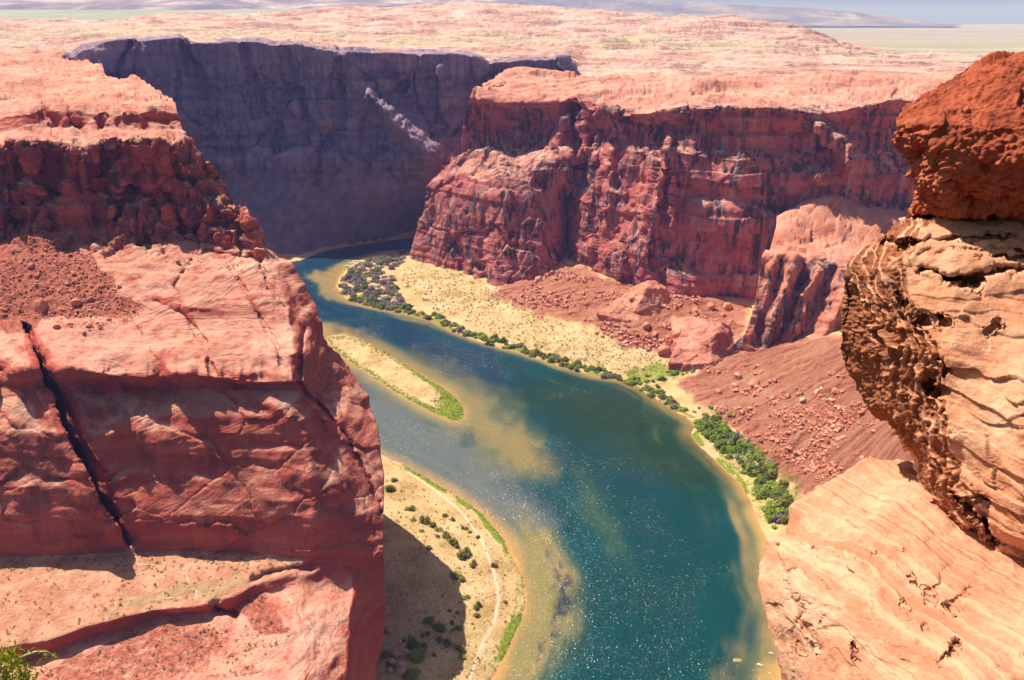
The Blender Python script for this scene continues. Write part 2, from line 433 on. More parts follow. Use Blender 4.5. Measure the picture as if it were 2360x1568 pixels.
# ------------------------------------------------------------------ left cliff
def Z(x, y, z): return (x, y, float(Yz(x, y, z)))
L = [
 [Z(-250, 1800, 50), Z(400, 1800, 50), Z(690, 1800, 48), Z(790, 1800, 36), Z(855, 1800, 9)],
 [Z(-250, 1690, 52), Z(400, 1690, 52), Z(700, 1690, 50), Z(800, 1690, 38), Z(860, 1690, 11)],
 [Z(-250, 1610, 53), Z(0, 1590, 53), Z(400, 1580, 52), Z(700, 1572, 51), Z(805, 1570, 41), Z(866, 1568, 16)],
 [Z(-250, 1560, 53), Z(0, 1529, 53), Z(110, 1514, 53), Z(200, 1473, 54), Z(350, 1424, 55), Z(520, 1408, 55), Z(590, 1372, 55), Z(700, 1350, 56), Z(820, 1350, 53), Z(889, 1440, 24)],
 [Z(-250, 1532, 60), Z(0, 1495, 61), Z(100, 1482, 61), Z(200, 1445, 61), Z(350, 1409, 61), Z(500, 1392, 61), Z(590, 1345, 61), Z(690, 1308, 61), Z(790, 1300, 60), Z(888, 1330, 46)],
 [Z(-250, 1300, 68), Z(0, 1288, 68), Z(110, 1291, 68), Z(300, 1274, 65), Z(450, 1270, 63), Z(580, 1276, 63), Z(720, 1288, 63), Z(884, 1284, 60)],
 [(-250, 1190, 312), (0, 1190, 313), (200, 1190, 315), (310, 1185, 327), (450, 1190, 324), (580, 1190, 324), (720, 1190, 324), (884, 1180, 338)],
 [(-250, 1080, 325), (0, 1080, 326), (200, 1080, 328), (300, 1080, 341), (450, 1080, 338), (580, 1080, 338), (720, 1080, 338), (800, 1080, 352), (886, 1075, 366)],
 [(-250, 960, 344), (0, 960, 345), (120, 960, 346), (300, 960, 355), (450, 960, 352), (580, 960, 353), (700, 960, 353), (780, 965, 376), (872, 962, 400)],
 [(-250, 892, 358), (0, 892, 358), (120, 885, 360), (300, 893, 367), (450, 885, 367), (580, 893, 367), (690, 892, 366), (750, 890, 400), (838, 888, 425)],
 [(-250, 868, 358), (0, 862, 358), (120, 845, 359), (300, 872, 361), (450, 866, 361), (580, 882, 361), (690, 880, 360), (745, 860, 402), (824, 868, 432)],
 [(-250, 805, 376), (0, 800, 376), (130, 795, 378), (300, 812, 376), (450, 805, 377), (580, 808, 379), (684, 815, 378), (740, 806, 415), (782, 815, 440)],
 [(-250, 740, 406), (0, 740, 407), (70, 735, 408), (300, 730, 409), (450, 732, 409), (580, 735, 409), (672, 748, 406), (752, 782, 436)],
 [(-250, 725, 411), (0, 725, 411), (100, 722, 411), (300, 722, 412), (450, 723, 412), (580, 726, 412), (668, 735, 410), (742, 745, 440)],
 [(-250, 660, 431), (0, 660, 431), (100, 660, 431), (300, 660, 430), (450, 665, 428), (580, 670, 428), (660, 680, 432), (727, 705, 450)],
 [(-250, 600, 453), (0, 600, 453), (100, 600, 452), (300, 600, 452), (400, 595, 453), (500, 595, 454), (580, 600, 456), (675, 612, 465)],
 [(-250, 530, 482), (0, 530, 482), (100, 525, 485), (250, 545, 478), (350, 545, 478), (440, 560, 474), (520, 575, 470), (622, 565, 480)],
 [(-250, 470, 492), (0, 470, 492), (250, 480, 486), (400, 490, 484), (480, 500, 482), (560, 483, 496)],
 [(-250, 400, 494), (0, 400, 494), (90, 400, 494), (200, 400, 490), (300, 400, 490), (400, 405, 490), (505, 398, 504)],
 [(-250, 345, 492), (0, 330, 494), (80, 320, 490), (160, 332, 494), (230, 330, 492), (300, 316, 492), (380, 318, 492), (447, 342, 508)],
 [(-250, 300, 545), (0, 300, 542), (80, 296, 540), (150, 296, 542), (230, 297, 540), (300, 297, 540), (370, 297, 540), (420, 296, 545)],
 [(-250, 262, 555), (0, 256, 552), (80, 254, 548), (150, 256, 550), (230, 258, 550), (300, 256, 548), (360, 250, 552), (408, 252, 556)],
 [(-250, 220, 670), (100, 215, 675), (300, 214, 670), (396, 222, 640)],
 [(-250, 192, 790), (100, 190, 790), (250, 190, 780), (352, 202, 720)],
 [(-250, 172, 890), (100, 170, 890), (248, 180, 830)],
 [(-250, 152, 1020), (100, 150, 1020), (236, 153, 1000)],
 [(-250, 130, 1240), (100, 128, 1250), (150, 127, 1255)],
 [(-250, 122, 1350), (100, 120, 1350), (140, 119, 1350)],
]
slot = [(60, 735), (84, 790), (105, 870), (140, 960), (190, 1060), (235, 1150), (290, 1230), (312, 1262)]
G = loft(L, 380, 2.5, (1.0, 1.5))
feats = [
 ([(692, 885), (745, 940), (800, 1010), (850, 1100), (880, 1180)], (3, 4), 4, 2),
 ([(360, 700), (430, 730), (470, 790), (490, 860)], 4, 4, 2), ([(520, 600), (560, 660), (600, 735), (640, 800), (650, 850)], 3.5, 3, 2),
 ([(440, 600), (400, 660), (430, 730)], 3, 2.5, 2), ([(600, 600), (620, 660), (660, 720)], 3, 2.5, 2),
 ([(300, 735), (340, 790), (360, 830)], 3, 2, 2),
 ([(700, 760), (692, 830), (690, 880)], 6, 5, 2),
 # lit shoulders that stand out of the shaded wall
 ([(280, 985), (330, 1000), (370, 1030)], 40, -4, 2), ([(40, 980), (90, 1010)], 50, -4, 2),
 ([(620, 920), (660, 960)], 22, -4, 2),
 ([(720, 1090), (770, 1130)], 30, -3, 2), ([(250, 1170), (290, 1240)], 20, 4, 2),
 ([(500, 1400), (540, 1420)], 14, 6, 2), ([(585, 1335), (640, 1318), (720, 1306)], 7, 3, 2),
 # upper cliff: deep alcoves and chimneys
 ([(120, 360), (115, 520)], 16, 12, 2), ([(45, 370), (40, 520)], 14, 8, 2), ([(215, 400), (225, 520)], 9, 7, 2), ([(300, 430), (270, 520)], 10, 7, 2),
 ([(265, 345), (230, 380), (235, 430)], 12, 8, 2), ([(180, 300), (190, 330)], 14, 10, 2), ([(345, 330), (355, 400), (400, 470), (430, 550)], 8, 6, 2),
 ([(520, 480), (575, 500), (595, 560)], 26, -9, 2), ([(470, 585), (600, 600)], 8, 5, 2),
 ([(100, 260), (130, 290)], 12, 8, 2), ([(160, 262), (165, 290)], 5, 5, 2), ([(238, 262), (232, 292)], 6, 5, 2), ([(300, 270), (330, 290)], 10, 5, 2),
]
Y = features(G, feats)
sx_ = np.interp(G[..., 1], [p[1] for p in slot], [p[0] for p in slot]) + fbm(np.stack([G[..., 1] / 40, 0 * G[..., 1], 0 * G[..., 1]], -1), 3, 921) * 7
dx_ = G[..., 0] - sx_ + 13; wd_ = 10 + 17 * sstep(760, 850, G[..., 1]) * sstep(1265, 1150, G[..., 1])
Y = Y + np.where((dx_ > 0) & (dx_ < wd_ * 1.6), 30 * np.clip(1 - dx_ / (wd_ * 1.6), 0, 1), 0) * sstep(738, 760, G[..., 1]) * sstep(1268, 1240, G[..., 1])
Y = Y - 5 * sstep(60, 0, -dx_) * (dx_ <= 0) * sstep(745, 800, G[..., 1]) * sstep(1275, 1240, G[..., 1])
q_ = np.stack([G[..., 0] / 46, 0 * Y, 0 * Y], -1); lip_ = np.exp(-((G[..., 1] - 858) / 22)**2) * (G[..., 0] < 690)
Y = Y + lip_ * (terrace(fbm(q_, 3, 931) * 6, 2.2, .2) - 1.5)
V = pos(G[..., 0], G[..., 1], Y)
xp, yp = G[..., 0], G[..., 1]
nrm = grid_normals(V)
if nrm[..., 2].mean() < 0: nrm = -nrm
def disp_left(V, xp, yp, nrm):
    near = sstep(1400, 400, V[..., 1])
    up = sstep(610, 540, yp) * sstep(300, 335, yp)            # upper cliff
    wall = sstep(1300, 1250, yp) * sstep(830, 900, yp)
    talus = pmask(xp, yp, [(-260, 520), (110, 520), (215, 600), (330, 730), (290, 745), (100, 730), (30, 760), (-260, 760)], 14)
    d = fbm(V / 38, 4, 1) * 2.2 + fbm(V / 9, 4, 2) * .65
    d = d + fbm(V * np.array([1/60, 1/60, 1/5.5]), 3, 3) * .9 * (1 - talus)      # bedding ledges
    wv_ = V + (fbm(V / 15, 3, 8) * 3)[..., None]
    fa, e1 = facets(wv_ / np.array([19, 19, 30]), 4); fb, e2 = facets(wv_ / np.array([8, 8, 11]), 40)
    zb = V[..., 2] + fbm(V / 50, 2, 81) * 3
    d = d + up * (fa * 7.5 + fb * 2.6 - np.exp(-(e1 / .06)**2) * 2.6 - np.exp(-(e2 / .06)**2) * .8 + beds(zb, 7.5, 82) * 3.0 + beds(zb, 2.6, 83) * 1.2 + fbm(V / 5, 3, 5) * .5)
    top = sstep(330, 290, yp)
    W_ = V * np.array([1, 1, 0])
    d = d + top * (terrace(fbm(W_ * np.array([1/75, 1/34, 0]), 5, 9) * 8, 2.3, .86) + terrace(fbm(W_ * np.array([1/26, 1/12, 0]), 4, 32) * 2.4, .8, .8) + fbm(V / 6, 3, 31) * .4)
    fc, e3 = facets(wv_ / np.array([34, 30, 20]), 45)
    wallm = sstep(1300, 1250, yp) * sstep(870, 900, yp)
    d = d + wallm * (fc * 1.3 + beds(zb, 11, 84) * 1.6 - np.exp(-(e3 / .035)**2) * .5)
    mid = sstep(880, 860, yp) * sstep(560, 600, yp) * (1 - talus)
    d = d + mid * (fbm(V / 4, 3, 6) * .3 + beds(V[..., 2] + fbm(V / 25, 3, 85) * 2.0, 1.5, 86) * .7)
    d = d + talus * (fbm(V / 3, 4, 7) * .75)
    lower = sstep(1300, 1330, yp)
    d = d + lower * fbm(V * np.array([1/14, 1/14, 1/3]), 4, 12) * .8
    return d, talus
d, talus = disp_left(V, xp, yp, nrm)
flat = pmask(xp, yp, [(-260, 1300), (0, 1288), (300, 1276), (700, 1290), (690, 1306), (590, 1345), (500, 1392), (350, 1409), (200, 1445), (100, 1482), (0, 1495), (-260, 1530)], 5)
d = d * (1 - .85 * flat)
V = V + nrm * d[..., None]
lowsand = pmask(xp, yp, [(520, 1400), (600, 1350), (660, 1420), (670, 1470), (600, 1470)], 16) * .6 + .55 * pmask(xp, yp, [(60, 1560), (330, 1430), (470, 1420), (520, 1480), (480, 1560), (300, 1620)], 20)
sand = np.clip(flat, 0, 1)
tal2 = np.clip(talus + pmask(xp, yp, [(690, 820), (750, 790), (800, 850), (790, 900), (720, 900), (692, 870)], 8) + lowsand, 0, 1)
olive = pmask(xp, yp, [(430, 1330), (560, 1322), (590, 1345), (500, 1385), (380, 1390), (330, 1402), (230, 1425), (190, 1420), (300, 1370)], 34) * .8
trail = np.zeros_like(xp)
for ln, w_ in (([(300, 1300), (360, 1303), (400, 1312), (428, 1325), (436, 1345), (450, 1362), (453, 1380)], 2.6), ([(415, 1300), (428, 1322)], 2.0), ([(130, 1325), (170, 1318), (215, 1322)], 1.8), ([(640, 1350), (680, 1400), (715, 1440), (760, 1475)], 5), ([(350, 1383), (400, 1378), (452, 1380)], 2)):
    trail = np.maximum(trail, np.exp(-(seg_dist(xp + fbm(np.stack([xp / 20, yp / 20, 0 * xp], -1), 2, 95) * 3, yp, ln)[0] / w_)**2))
varn = sstep(1300, 1200, yp) * sstep(860, 890, yp) * .5 + sstep(600, 540, yp) * sstep(300, 340, yp) * .8
nb = 14
sunlit = np.clip(sunlit_mask(V), 0, 1)
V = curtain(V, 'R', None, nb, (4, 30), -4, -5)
attrs = {k: pad_cols(a, nb, 'R').reshape(-1) for k, a in (('talus', tal2), ('sand', sand), ('varnish', varn), ('olive', olive), ('trail', trail * .62), ('sunlit_tint', sunlit))}
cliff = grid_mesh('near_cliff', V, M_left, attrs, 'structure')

# ------------------------------------------------------------------ far canyon wall
rim = [(146, 128, 1262), (168, 126, 1252), (190, 112, 1235), (238, 97, 1195), (262, 92, 1192), (334, 88, 1195), (414, 84, 1195), (424, 90, 1195), (434, 97, 1200), (500, 97, 1205), (567, 92, 1195), (634, 100, 1200), (700, 104, 1205), (734, 107, 1200), (770, 113, 1205), (782, 121, 1220),
       (800, 118, 1212), (900, 121, 1215), (954, 123, 1220), (1000, 122, 1225), (1071, 125, 1230), (1107, 135, 1240), (1125, 147, 1250), (1140, 140, 1262), (1214, 137, 1280), (1260, 137, 1285), (1308, 133, 1290), (1336, 176, 1280)]
rimx = lambda dy, dY: [(x, y + dy, Yv + dY) for x, y, Yv in rim]
Fw = [
 [Z(146, 640, -3), Z(240, 628, -3), Z(420, 622, -3), Z(600, 614, -3), Z(690, 603, -3), Z(740, 583, -3), Z(800, 569, -3), Z(850, 561, -3), Z(900, 554, -3), Z(950, 546, -3), Z(1100, 540, -3), Z(1336, 535, -3)],
 [Z(146, 610, 3), Z(240, 600, 3), Z(420, 596, 3), Z(600, 590, 3), Z(690, 582, 4), Z(740, 566, 5), Z(800, 552, 7), Z(850, 547, 6), Z(900, 543, 5), Z(950, 536, 4), Z(1100, 530, 4), Z(1336, 525, 4)],
 [(146, 480, 1105), (240, 470, 1105), (420, 460, 1108), (560, 405, 1125), (680, 440, 1115), (800, 440, 1130), (950, 430, 1150), (1071, 430, 1165), (1336, 420, 1200)],
 [(146, 370, 1120), (240, 365, 1120), (420, 362, 1122), (600, 372, 1130), (800, 362, 1140), (950, 362, 1158), (1071, 365, 1172), (1336, 350, 1215)],
 [(146, 355, 1140), (240, 350, 1140), (420, 345, 1145), (600, 352, 1155), (800, 343, 1165), (950, 345, 1180), (1071, 348, 1192), (1336, 335, 1235)],
 rimx(130, -26),
 rimx(40, -24), rimx(0, -24), rimx(-2.5, 30), rimx(-4, 75),
]
G = loft(Fw, 520, 2.4, (1.0, .8))
G[..., 1] += 0
feats = [
 # sun-catching buttress that steps out of the shaded wall
 ([(848, 218), (880, 250), (915, 285), (960, 325), (1000, 350)], (7, 30), -70, 2), ([(905, 320), (960, 360)], 30, -30, 2),
 ([(1060, 292), (1075, 298)], 10, -20, 2),
 ([(425, 100), (436, 140), (470, 210)], (5, 12), 16, 2), ([(560, 110), (580, 190), (620, 300)], (6, 20), 14, 2), ([(650, 120), (700, 250), (760, 330)], (8, 18), 12, 2),
 ([(330, 110), (350, 230)], 14, -8, 2), ([(300, 100), (250, 200)], 8, 12, 2), ([(500, 300), (520, 380)], 16, -14, 2), ([(780, 125), (800, 165)], 10, -14, 2),
 ([(890, 150), (920, 200)], 14, 12, 2), ([(1000, 150), (1050, 220)], 14, -10, 2),
]
Y = features(G, feats)
V = pos(G[..., 0], G[..., 1], Y); xp, yp = G[..., 0], G[..., 1]
nrm = grid_normals(V)
if nrm[..., 1].mean() > 0: nrm = -nrm
tal = sstep(-22, 30, yp - 428 + 62 * np.clip(ridged(np.stack([xp / 150, 0 * xp, 0 * xp], -1), 3, 36), 0, 1) - 8 * fbm(np.stack([xp / 20, yp / 30, 0 * xp], -1), 3, 37))
d = (fbm(V * np.array([1/45, 1/45, 1/160]), 5, 21) * 8 + ridged(V * np.array([1/22, 1/22, 1/90]), 3, 22) * 1.5) * (1 - tal) + fbm(V * np.array([1/150, 1/150, 1/14]), 4, 23) * 4.5 * (1 - tal)
d = d + tal * (fbm(V / 40, 4, 24) * 4 + fbm(V / 8, 3, 25) * .8) + fbm(V / 9, 4, 26) * 1.4
zb = V[..., 2] + fbm(V / 120, 2, 28) * 5
fa, e1 = facets((V + (fbm(V / 40, 3, 29) * 8)[..., None]) / np.array([46, 46, 85]), 27); fb, e2 = facets(V / np.array([17, 17, 30]), 30)
d = d * .55 + (1 - tal) * (fa * 15 + fb * 4 - np.exp(-(e1 / .06)**2) * 5 + beds(zb, 22, 33) * 12 + beds(zb, 8, 34) * 6)
d = d * sstep(0, 25, V[..., 2] + 3) * (.3 + .7 * sstep(140, 185, yp))
fin = np.exp(-(seg_dist(xp, yp, [(848, 218), (915, 285), (1000, 350)])[0] / 34)**2); d = d * (1 - .75 * fin) + fin * fbm(V / 14, 4, 38) * 2.5
V = V + nrm * d[..., None]
grid_mesh('canyon_wall', V, M_far, {'sunlit_tint': sunlit_mask(V, .6, .9) * .12, 'talus': tal, 'varnish': np.full_like(tal, .5)}, 'structure')

# ------------------------------------------------------------------ promontory of the inner bend
Mr = [
 [(948, 606, 1046), (1000, 625, 1004), (1060, 645, 958), (1150, 672, 911), (1200, 660, 914), (1250, 640, 916), (1300, 630, 920), (1350, 660, 890), (1420, 700, 850), (1500, 720, 810), (1600, 740, 785), (1700, 775, 792), (1900, 770, 800), (3000, 770, 800)],
 [(950, 588, 1050), (1000, 605, 1010), (1060, 622, 966), (1150, 640, 918), (1200, 625, 921), (1250, 610, 924), (1300, 600, 950), (1350, 630, 925), (1420, 662, 862), (1500, 680, 815), (1600, 700, 790), (1700, 735, 796), (1900, 730, 803), (3000, 730, 803)],
 [(954, 556, 1049), (1000, 560, 1016), (1060, 570, 976), (1150, 580, 934), (1250, 565, 932), (1290, 560, 965), (1312, 560, 980), (1330, 560, 955), (1400, 570, 895), (1480, 580, 858), (1530, 590, 838), (1600, 600, 818), (1700, 620, 805), (1900, 620, 808), (3000, 620, 808)],
 [(964, 520, 1049), (1000, 518, 1024), (1060, 515, 988), (1150, 515, 951), (1250, 515, 943), (1290, 515, 975), (1312, 520, 995), (1330, 520, 965), (1400, 510, 915), (1480, 505, 875), (1530, 505, 850), (1600, 520, 830), (1700, 535, 810), (1800, 535, 812), (3000, 530, 814)],
 [(973, 455, 1051), (1000, 452, 1034), (1060, 450, 1004), (1150, 450, 968), (1230, 450, 960), (1280, 455, 980), (1312, 460, 1002), (1340, 455, 970), (1400, 450, 926), (1480, 445, 885), (1530, 440, 862), (1600, 455, 838), (1700, 470, 816), (3000, 470, 818)],
 [(979, 428, 1054), (1010, 415, 1040), (1060, 402, 1020), (1150, 398, 990), (1230, 392, 978), (1290, 392, 985), (1340, 400, 972), (1400, 400, 935), (1470, 392, 900), (1545, 390, 860), (1600, 410, 842), (1700, 425, 820), (3000, 430, 822)],
 [(1030, 372, 1056), (1070, 350, 1054), (1130, 345, 1042), (1200, 355, 1025), (1290, 346, 1004), (1340, 350, 985), (1420, 350, 942), (1500, 345, 895), (1535, 345, 870), (1600, 355, 850), (1700, 370, 828), (3000, 380, 830)],
 [(1064, 327, 1060), (1100, 334, 1062), (1150, 340, 1062), (1220, 345, 1052), (1290, 335, 1022), (1340, 335, 998), (1420, 335, 956), (1530, 325, 895), (1600, 335, 864), (1700, 350, 838), (3000, 350, 840)],
 [(1068, 288, 1064), (1130, 292, 1064), (1200, 295, 1064), (1290, 290, 1030), (1340, 295, 1006), (1420, 300, 966), (1530, 295, 912), (1600, 300, 878), (1700, 305, 848), (3000, 310, 850)],
 [(1076, 245, 1064), (1150, 249, 1050), (1220, 250, 1046), (1297, 246, 1022), (1330, 238, 1008), (1360, 252, 986), (1420, 270, 950), (1481, 272, 918), (1574, 262, 880), (1700, 260, 846), (1774, 258, 838), (1890, 275, 830), (1974, 264, 836), (2080, 240, 850), (3000, 230, 860)],
 [(1082, 225, 1064), (1150, 238, 1042), (1220, 240, 1038), (1297, 234, 1016), (1330, 225, 1002), (1360, 240, 980), (1420, 260, 944), (1481, 262, 912), (1574, 250, 874), (1700, 248, 841), (1774, 247, 832), (1890, 261, 822), (1974, 250, 826), (2080, 222, 842), (3000, 210, 850)],
 [(1092, 200, 1080), (1150, 212, 1085), (1300, 207, 1080), (1420, 230, 1010), (1574, 224, 955), (1774, 222, 930), (1974, 220, 925), (2130, 200, 940), (3000, 195, 950)],
 [(1106, 191, 1120), (1191, 172, 1160), (1264, 180, 1150), (1334, 186, 1110), (1500, 192, 1060), (1774, 192, 1040), (2100, 192, 1040), (3000, 190, 1040)],
 [(1108, 190, 1135), (1150, 172, 1180), (1191, 160, 1205), (1264, 168, 1190), (1334, 174, 1165), (1500, 174, 1150), (1774, 174, 1140), (2100, 174, 1140), (3000, 174, 1140)],
 [(1112, 190, 1160), (1150, 175, 1210), (1191, 163, 1240), (1264, 170, 1225), (1334, 175, 1195), (1500, 172, 1185), (1774, 172, 1175), (3000, 172, 1175)],
]
G = loft(Mr, 820, 2.3, (1.0, 1.2))
feats = [
 ([(1540, 320), (1530, 380), (1515, 450), (1500, 520), (1485, 580)], (8, 32), -28, 2),         # orange fin
 ([(1545, 330), (1550, 420), (1545, 540)], 6, -16, 2),
 ([(1300, 280), (1285, 330)], (9, 16), -22, 2), ([(1345, 290), (1350, 345)], 9, -12, 2),
 ([(1318, 232), (1328, 300), (1336, 420)], 9, 16, 2), ([(1305, 450), (1308, 520), (1306, 600)], 15, 20, 2),
 ([(1390, 300), (1385, 380)], 8, 9, 2), ([(1430, 330), (1425, 420)], 14, 12, 2), ([(1455, 400), (1450, 470)], 10, 10, 2),
 ([(1400, 440), (1390, 520)], 16, -12, 2), ([(1350, 470), (1355, 540)], 10, -10, 2), ([(1440, 560), (1420, 640)], 16, -14, 2),
 ([(1160, 260), (1240, 275), (1290, 300)], 34, 13, 2), ([(1410, 290), (1480, 300), (1530, 320)], 22, 10, 2),
 ([(1660, 300), (1640, 400)], 40, 12, 2), ([(1600, 450), (1800, 470)], 20, 9, 2), ([(1590, 690), (1700, 700)], 30, 8, 2),
 ([(1890, 300), (1930, 330), (1960, 370)], (16, 24), -30, 2), ([(1880, 405), (1910, 400)], 12, -26, 2), ([(1960, 330), (1950, 395)], 9, -14, 2),
 ([(1120, 470), (1110, 590)], 7, 5, 2), ([(1180, 380), (1200, 400)], 10, 7, 2), ([(1235, 415), (1250, 430)], 10, 9, 2), ([(1060, 575), (1062, 620)], 6, 9, 2), ([(1105, 610), (1120, 640)], 9, 9, 2),
 ([(1100, 200), (1085, 260), (1078, 300)], 3, 5, 2), ([(1030, 360), (1020, 430)], 3, 3, 2), ([(1044, 440), (1046, 590)], 4, 5, 2), ([(1180, 480), (1190, 620)], 12, 6, 2),
 ([(1110, 196), (1165, 199)], 5, 10, 2), ([(1600, 205), (1680, 203)], 4, 8, 2), ([(1780, 232), (1830, 240)], 5, 9, 2), ([(2070, 215), (2130, 225)], 9, 22, 2), ([(1700, 232), (1740, 240)], 4, 6, 2),
]
Y = features(G, feats)
V = pos(G[..., 0], G[..., 1], Y); xp, yp = G[..., 0], G[..., 1]
nrm = grid_normals(V)
if nrm[..., 1].mean() > 0: nrm = -nrm
top = sstep(250, 225, yp)
craggy = pmask(xp, yp, [(1290, 225), (1420, 262), (1560, 300), (1560, 600), (1450, 680), (1330, 600), (1315, 400)], 20)
lowrt = sstep(1540, 1620, xp)
zb = V[..., 2] + fbm(V / 70, 2, 45) * 4; wv_ = V + (fbm(V / 25, 3, 49) * 5)[..., None]
fa, e1 = facets(wv_ / np.array([36, 36, 62]), 44); fb, e2 = facets(wv_ / np.array([13, 13, 22]), 52)
d = fbm(V * np.array([1/70, 1/70, 1/90]), 3, 41) * 3.0 * (1 - .7 * top) + fbm(V / 6, 4, 43) * .5
d = d + (1 - top) * (fa * (4.5 + 6 * craggy) * (1 - .55 * lowrt) + fb * (1.5 + 1.8 * craggy) * (1 - .5 * lowrt) - np.exp(-(e1 / .04)**2) * 2.2 - np.exp(-(e2 / .05)**2) * .7 + beds(zb, 14, 46) * (2.2 + 3.2 * lowrt) + beds(zb, 4.5, 47) * (1.0 + 1.6 * lowrt))
W_ = V * np.array([1, 1, 0])
d = d + top * (terrace(fbm(W_ * np.array([1/110, 1/42, 0]), 5, 48) * 9, 2.6, .86) + terrace(fbm(W_ * np.array([1/38, 1/16, 0]), 4, 50) * 3, 1.0, .8))
V = V + nrm * d[..., None]
sunlit = sunlit_mask(V)
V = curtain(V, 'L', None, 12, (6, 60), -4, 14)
grid_mesh('mesa', V, M_mesa, {'sunlit_tint': pad_cols(sunlit, 12, 'L').reshape(-1), 'varnish': pad_cols((1 - top), 12, 'L').reshape(-1)}, 'structure')

# ------------------------------------------------------------------ fluted buttress and bench at the right
Br = [
 [(1640, 850, 668), (1754, 875, 650), (1814, 890, 640), (1928, 890, 632), (3000, 880, 620)],
 [(1657, 822, 684), (1754, 846, 668), (1814, 862, 657), (1928, 850, 650), (3000, 850, 640)],
 [(1718, 768, 684), (1800, 785, 668), (1900, 785, 660), (3000, 780, 650)],
 [(1742, 692, 695), (1850, 700, 684), (1950, 690, 677), (3000, 670, 668)],
 [(1750, 632, 707), (1850, 635, 703), (1950, 625, 698), (3000, 610, 690)],
 [(1756, 592, 712), (1800, 584, 712), (1870, 590, 714), (1950, 604, 712), (3000, 560, 700)],
 [(1762, 582, 722), (1800, 574, 724), (1870, 578, 730), (1950, 590, 728), (3000, 545, 712)],
 [(1776, 571, 742), (1850, 555, 760), (1950, 550, 760), (3000, 520, 750)],
 [(1792, 505, 795), (1820, 490, 795), (1870, 468, 798), (1920, 455, 800), (2000, 485, 795), (2100, 510, 790), (3000, 500, 780)],
 [(1794, 498, 815), (1820, 482, 815), (1870, 460, 820), (1920, 448, 825), (2000, 478, 820), (3000, 490, 810)],
]
G = loft(Br, 460, 2.3, (1.4, 1.4))
fl = lambda a, b, w, d: ([a, b], w, d, 2)
feats = [fl((1800, 600), (1745, 790), (7, 10), 7), fl((1850, 640), (1790, 800), (12, 13), 14), fl((1920, 620), (1840, 790), (8, 9), 10), fl((1780, 610), (1765, 720), (10, 12), -6),
         fl((1830, 600), (1785, 740), 9, -7), fl((1892, 625), (1830, 700), 10, -8), fl((1950, 690), (1880, 800), 15, -7), fl((1900, 700), (1850, 790), 6, 8), ([(1860, 810), (1900, 830)], 14, 6, 2)]
Y = features(G, feats)
V = pos(G[..., 0], G[..., 1], Y); nrm = grid_normals(V)
if nrm[..., 1].mean() > 0: nrm = -nrm
fa, e1 = facets((V + (fbm(V / 12, 3, 64) * 3)[..., None]) / np.array([16, 16, 34]), 65)
d = fbm(V / 14, 4, 61) * .8 + fbm(V / 4, 3, 62) * .3 + fa * 2.6 - np.exp(-(e1 / .05)**2) * .8 + beds(V[..., 2] + fbm(V / 30, 2, 66) * 3, 5, 67) * .8 + fbm(V * np.array([1/80, 1/80, 1/7]), 3, 63) * .7
V = V + nrm * d[..., None]
V = curtain(V, 'L', None, 8, (4, 25), -4, 6)
vb = sstep(592, 610, G[..., 1]); sunlit = pad_cols(sunlit_mask(V[:, 8:], .5, .9) * .6, 8, 'L')
grid_mesh('buttress', V, M_butt, {'sunlit_tint': sunlit.reshape(-1), 'varnish': pad_cols(vb, 8, 'L').reshape(-1)}, 'structure')

# ------------------------------------------------------------------ river outline (picture coordinates on the water plane)
bankR = [(1010, 574), (950, 580), (900, 580), (860, 588), (820, 600), (795, 617), (780, 640), (777, 662), (790, 680), (815, 695), (860, 706), (930, 722), (1000, 740), (1060, 770), (1130, 797), (1200, 812), (1280, 840), (1350, 862), (1420, 877), (1470, 897), (1530, 930), (1575, 958), (1596, 980), (1592, 1005), (1625, 1040), (1680, 1090), (1720, 1140), (1742, 1190), (1765, 1250), (1785, 1330), (1806, 1420), (1806, 1500), (1792, 1568), (1800, 1680), (1820, 1850)]
bankL = [(1040, 1850), (1090, 1640), (1130, 1568), (1165, 1515), (1190, 1470), (1206, 1430), (1211, 1380), (1205, 1330), (1180, 1280), (1150, 1228), (1110, 1183), (1060, 1147), (1000, 1110), (940, 1078), (886, 1052), (840, 1030), (790, 960), (740, 850), (700, 750), (640, 690), (580, 670), (450, 660)]
bankF = [(450, 632), (600, 612), (690, 602), (740, 582), (795, 570), (850, 562), (900, 555), (950, 547), (1010, 543)]
island = [(752, 782), (775, 772), (800, 772), (850, 792), (900, 817), (960, 857), (1010, 887), (1048, 917), (1072, 950), (1050, 970), (1000, 952), (940, 920), (880, 885), (830, 850), (785, 820)]
toplan = lambda pl: [tuple(q) for q in plan(np.array([p[0] for p in pl]), np.array([p[1] for p in pl]))]
def roughen(pl, n=6, amp=.06, seed=0, closed=False):
    out = []; P_ = list(pl) + ([pl[0]] if closed else [])
    for k, (a, b) in enumerate(zip(P_[:-1], P_[1:])):
        for j in range(n):
            t = j / n; x = a[0] + (b[0] - a[0]) * t; y = a[1] + (b[1] - a[1]) * t
            q = np.array([[x * .045, y * .045, seed]]); l = math.dist(a, b)
            out.append((x + float(fbm(q, 3, 3)[0]) * amp * 60, y + float(fbm(q + 50, 3, 4)[0]) * amp * 60))
    if not closed: out.append(pl[-1])
    return out
def cat_rom(pl, n=5, closed=False):
    P_ = [np.array(p, float) for p in pl]; out = []; m = len(P_)
    for k in range(m if closed else m - 1):
        p0 = P_[(k - 1) % m] if closed or k > 0 else P_[0]; p1 = P_[k]; p2 = P_[(k + 1) % m]; p3 = P_[(k + 2) % m] if closed or k + 2 < m else P_[-1]
        for j in range(n):
            t = j / n
            out.append(tuple(.5 * (2 * p1 + (p2 - p0) * t + (2 * p0 - 5 * p1 + 4 * p2 - p3) * t * t + (3 * p1 - p0 - 3 * p2 + p3) * t**3)))
    if not closed: out.append(tuple(P_[-1]))
    return out
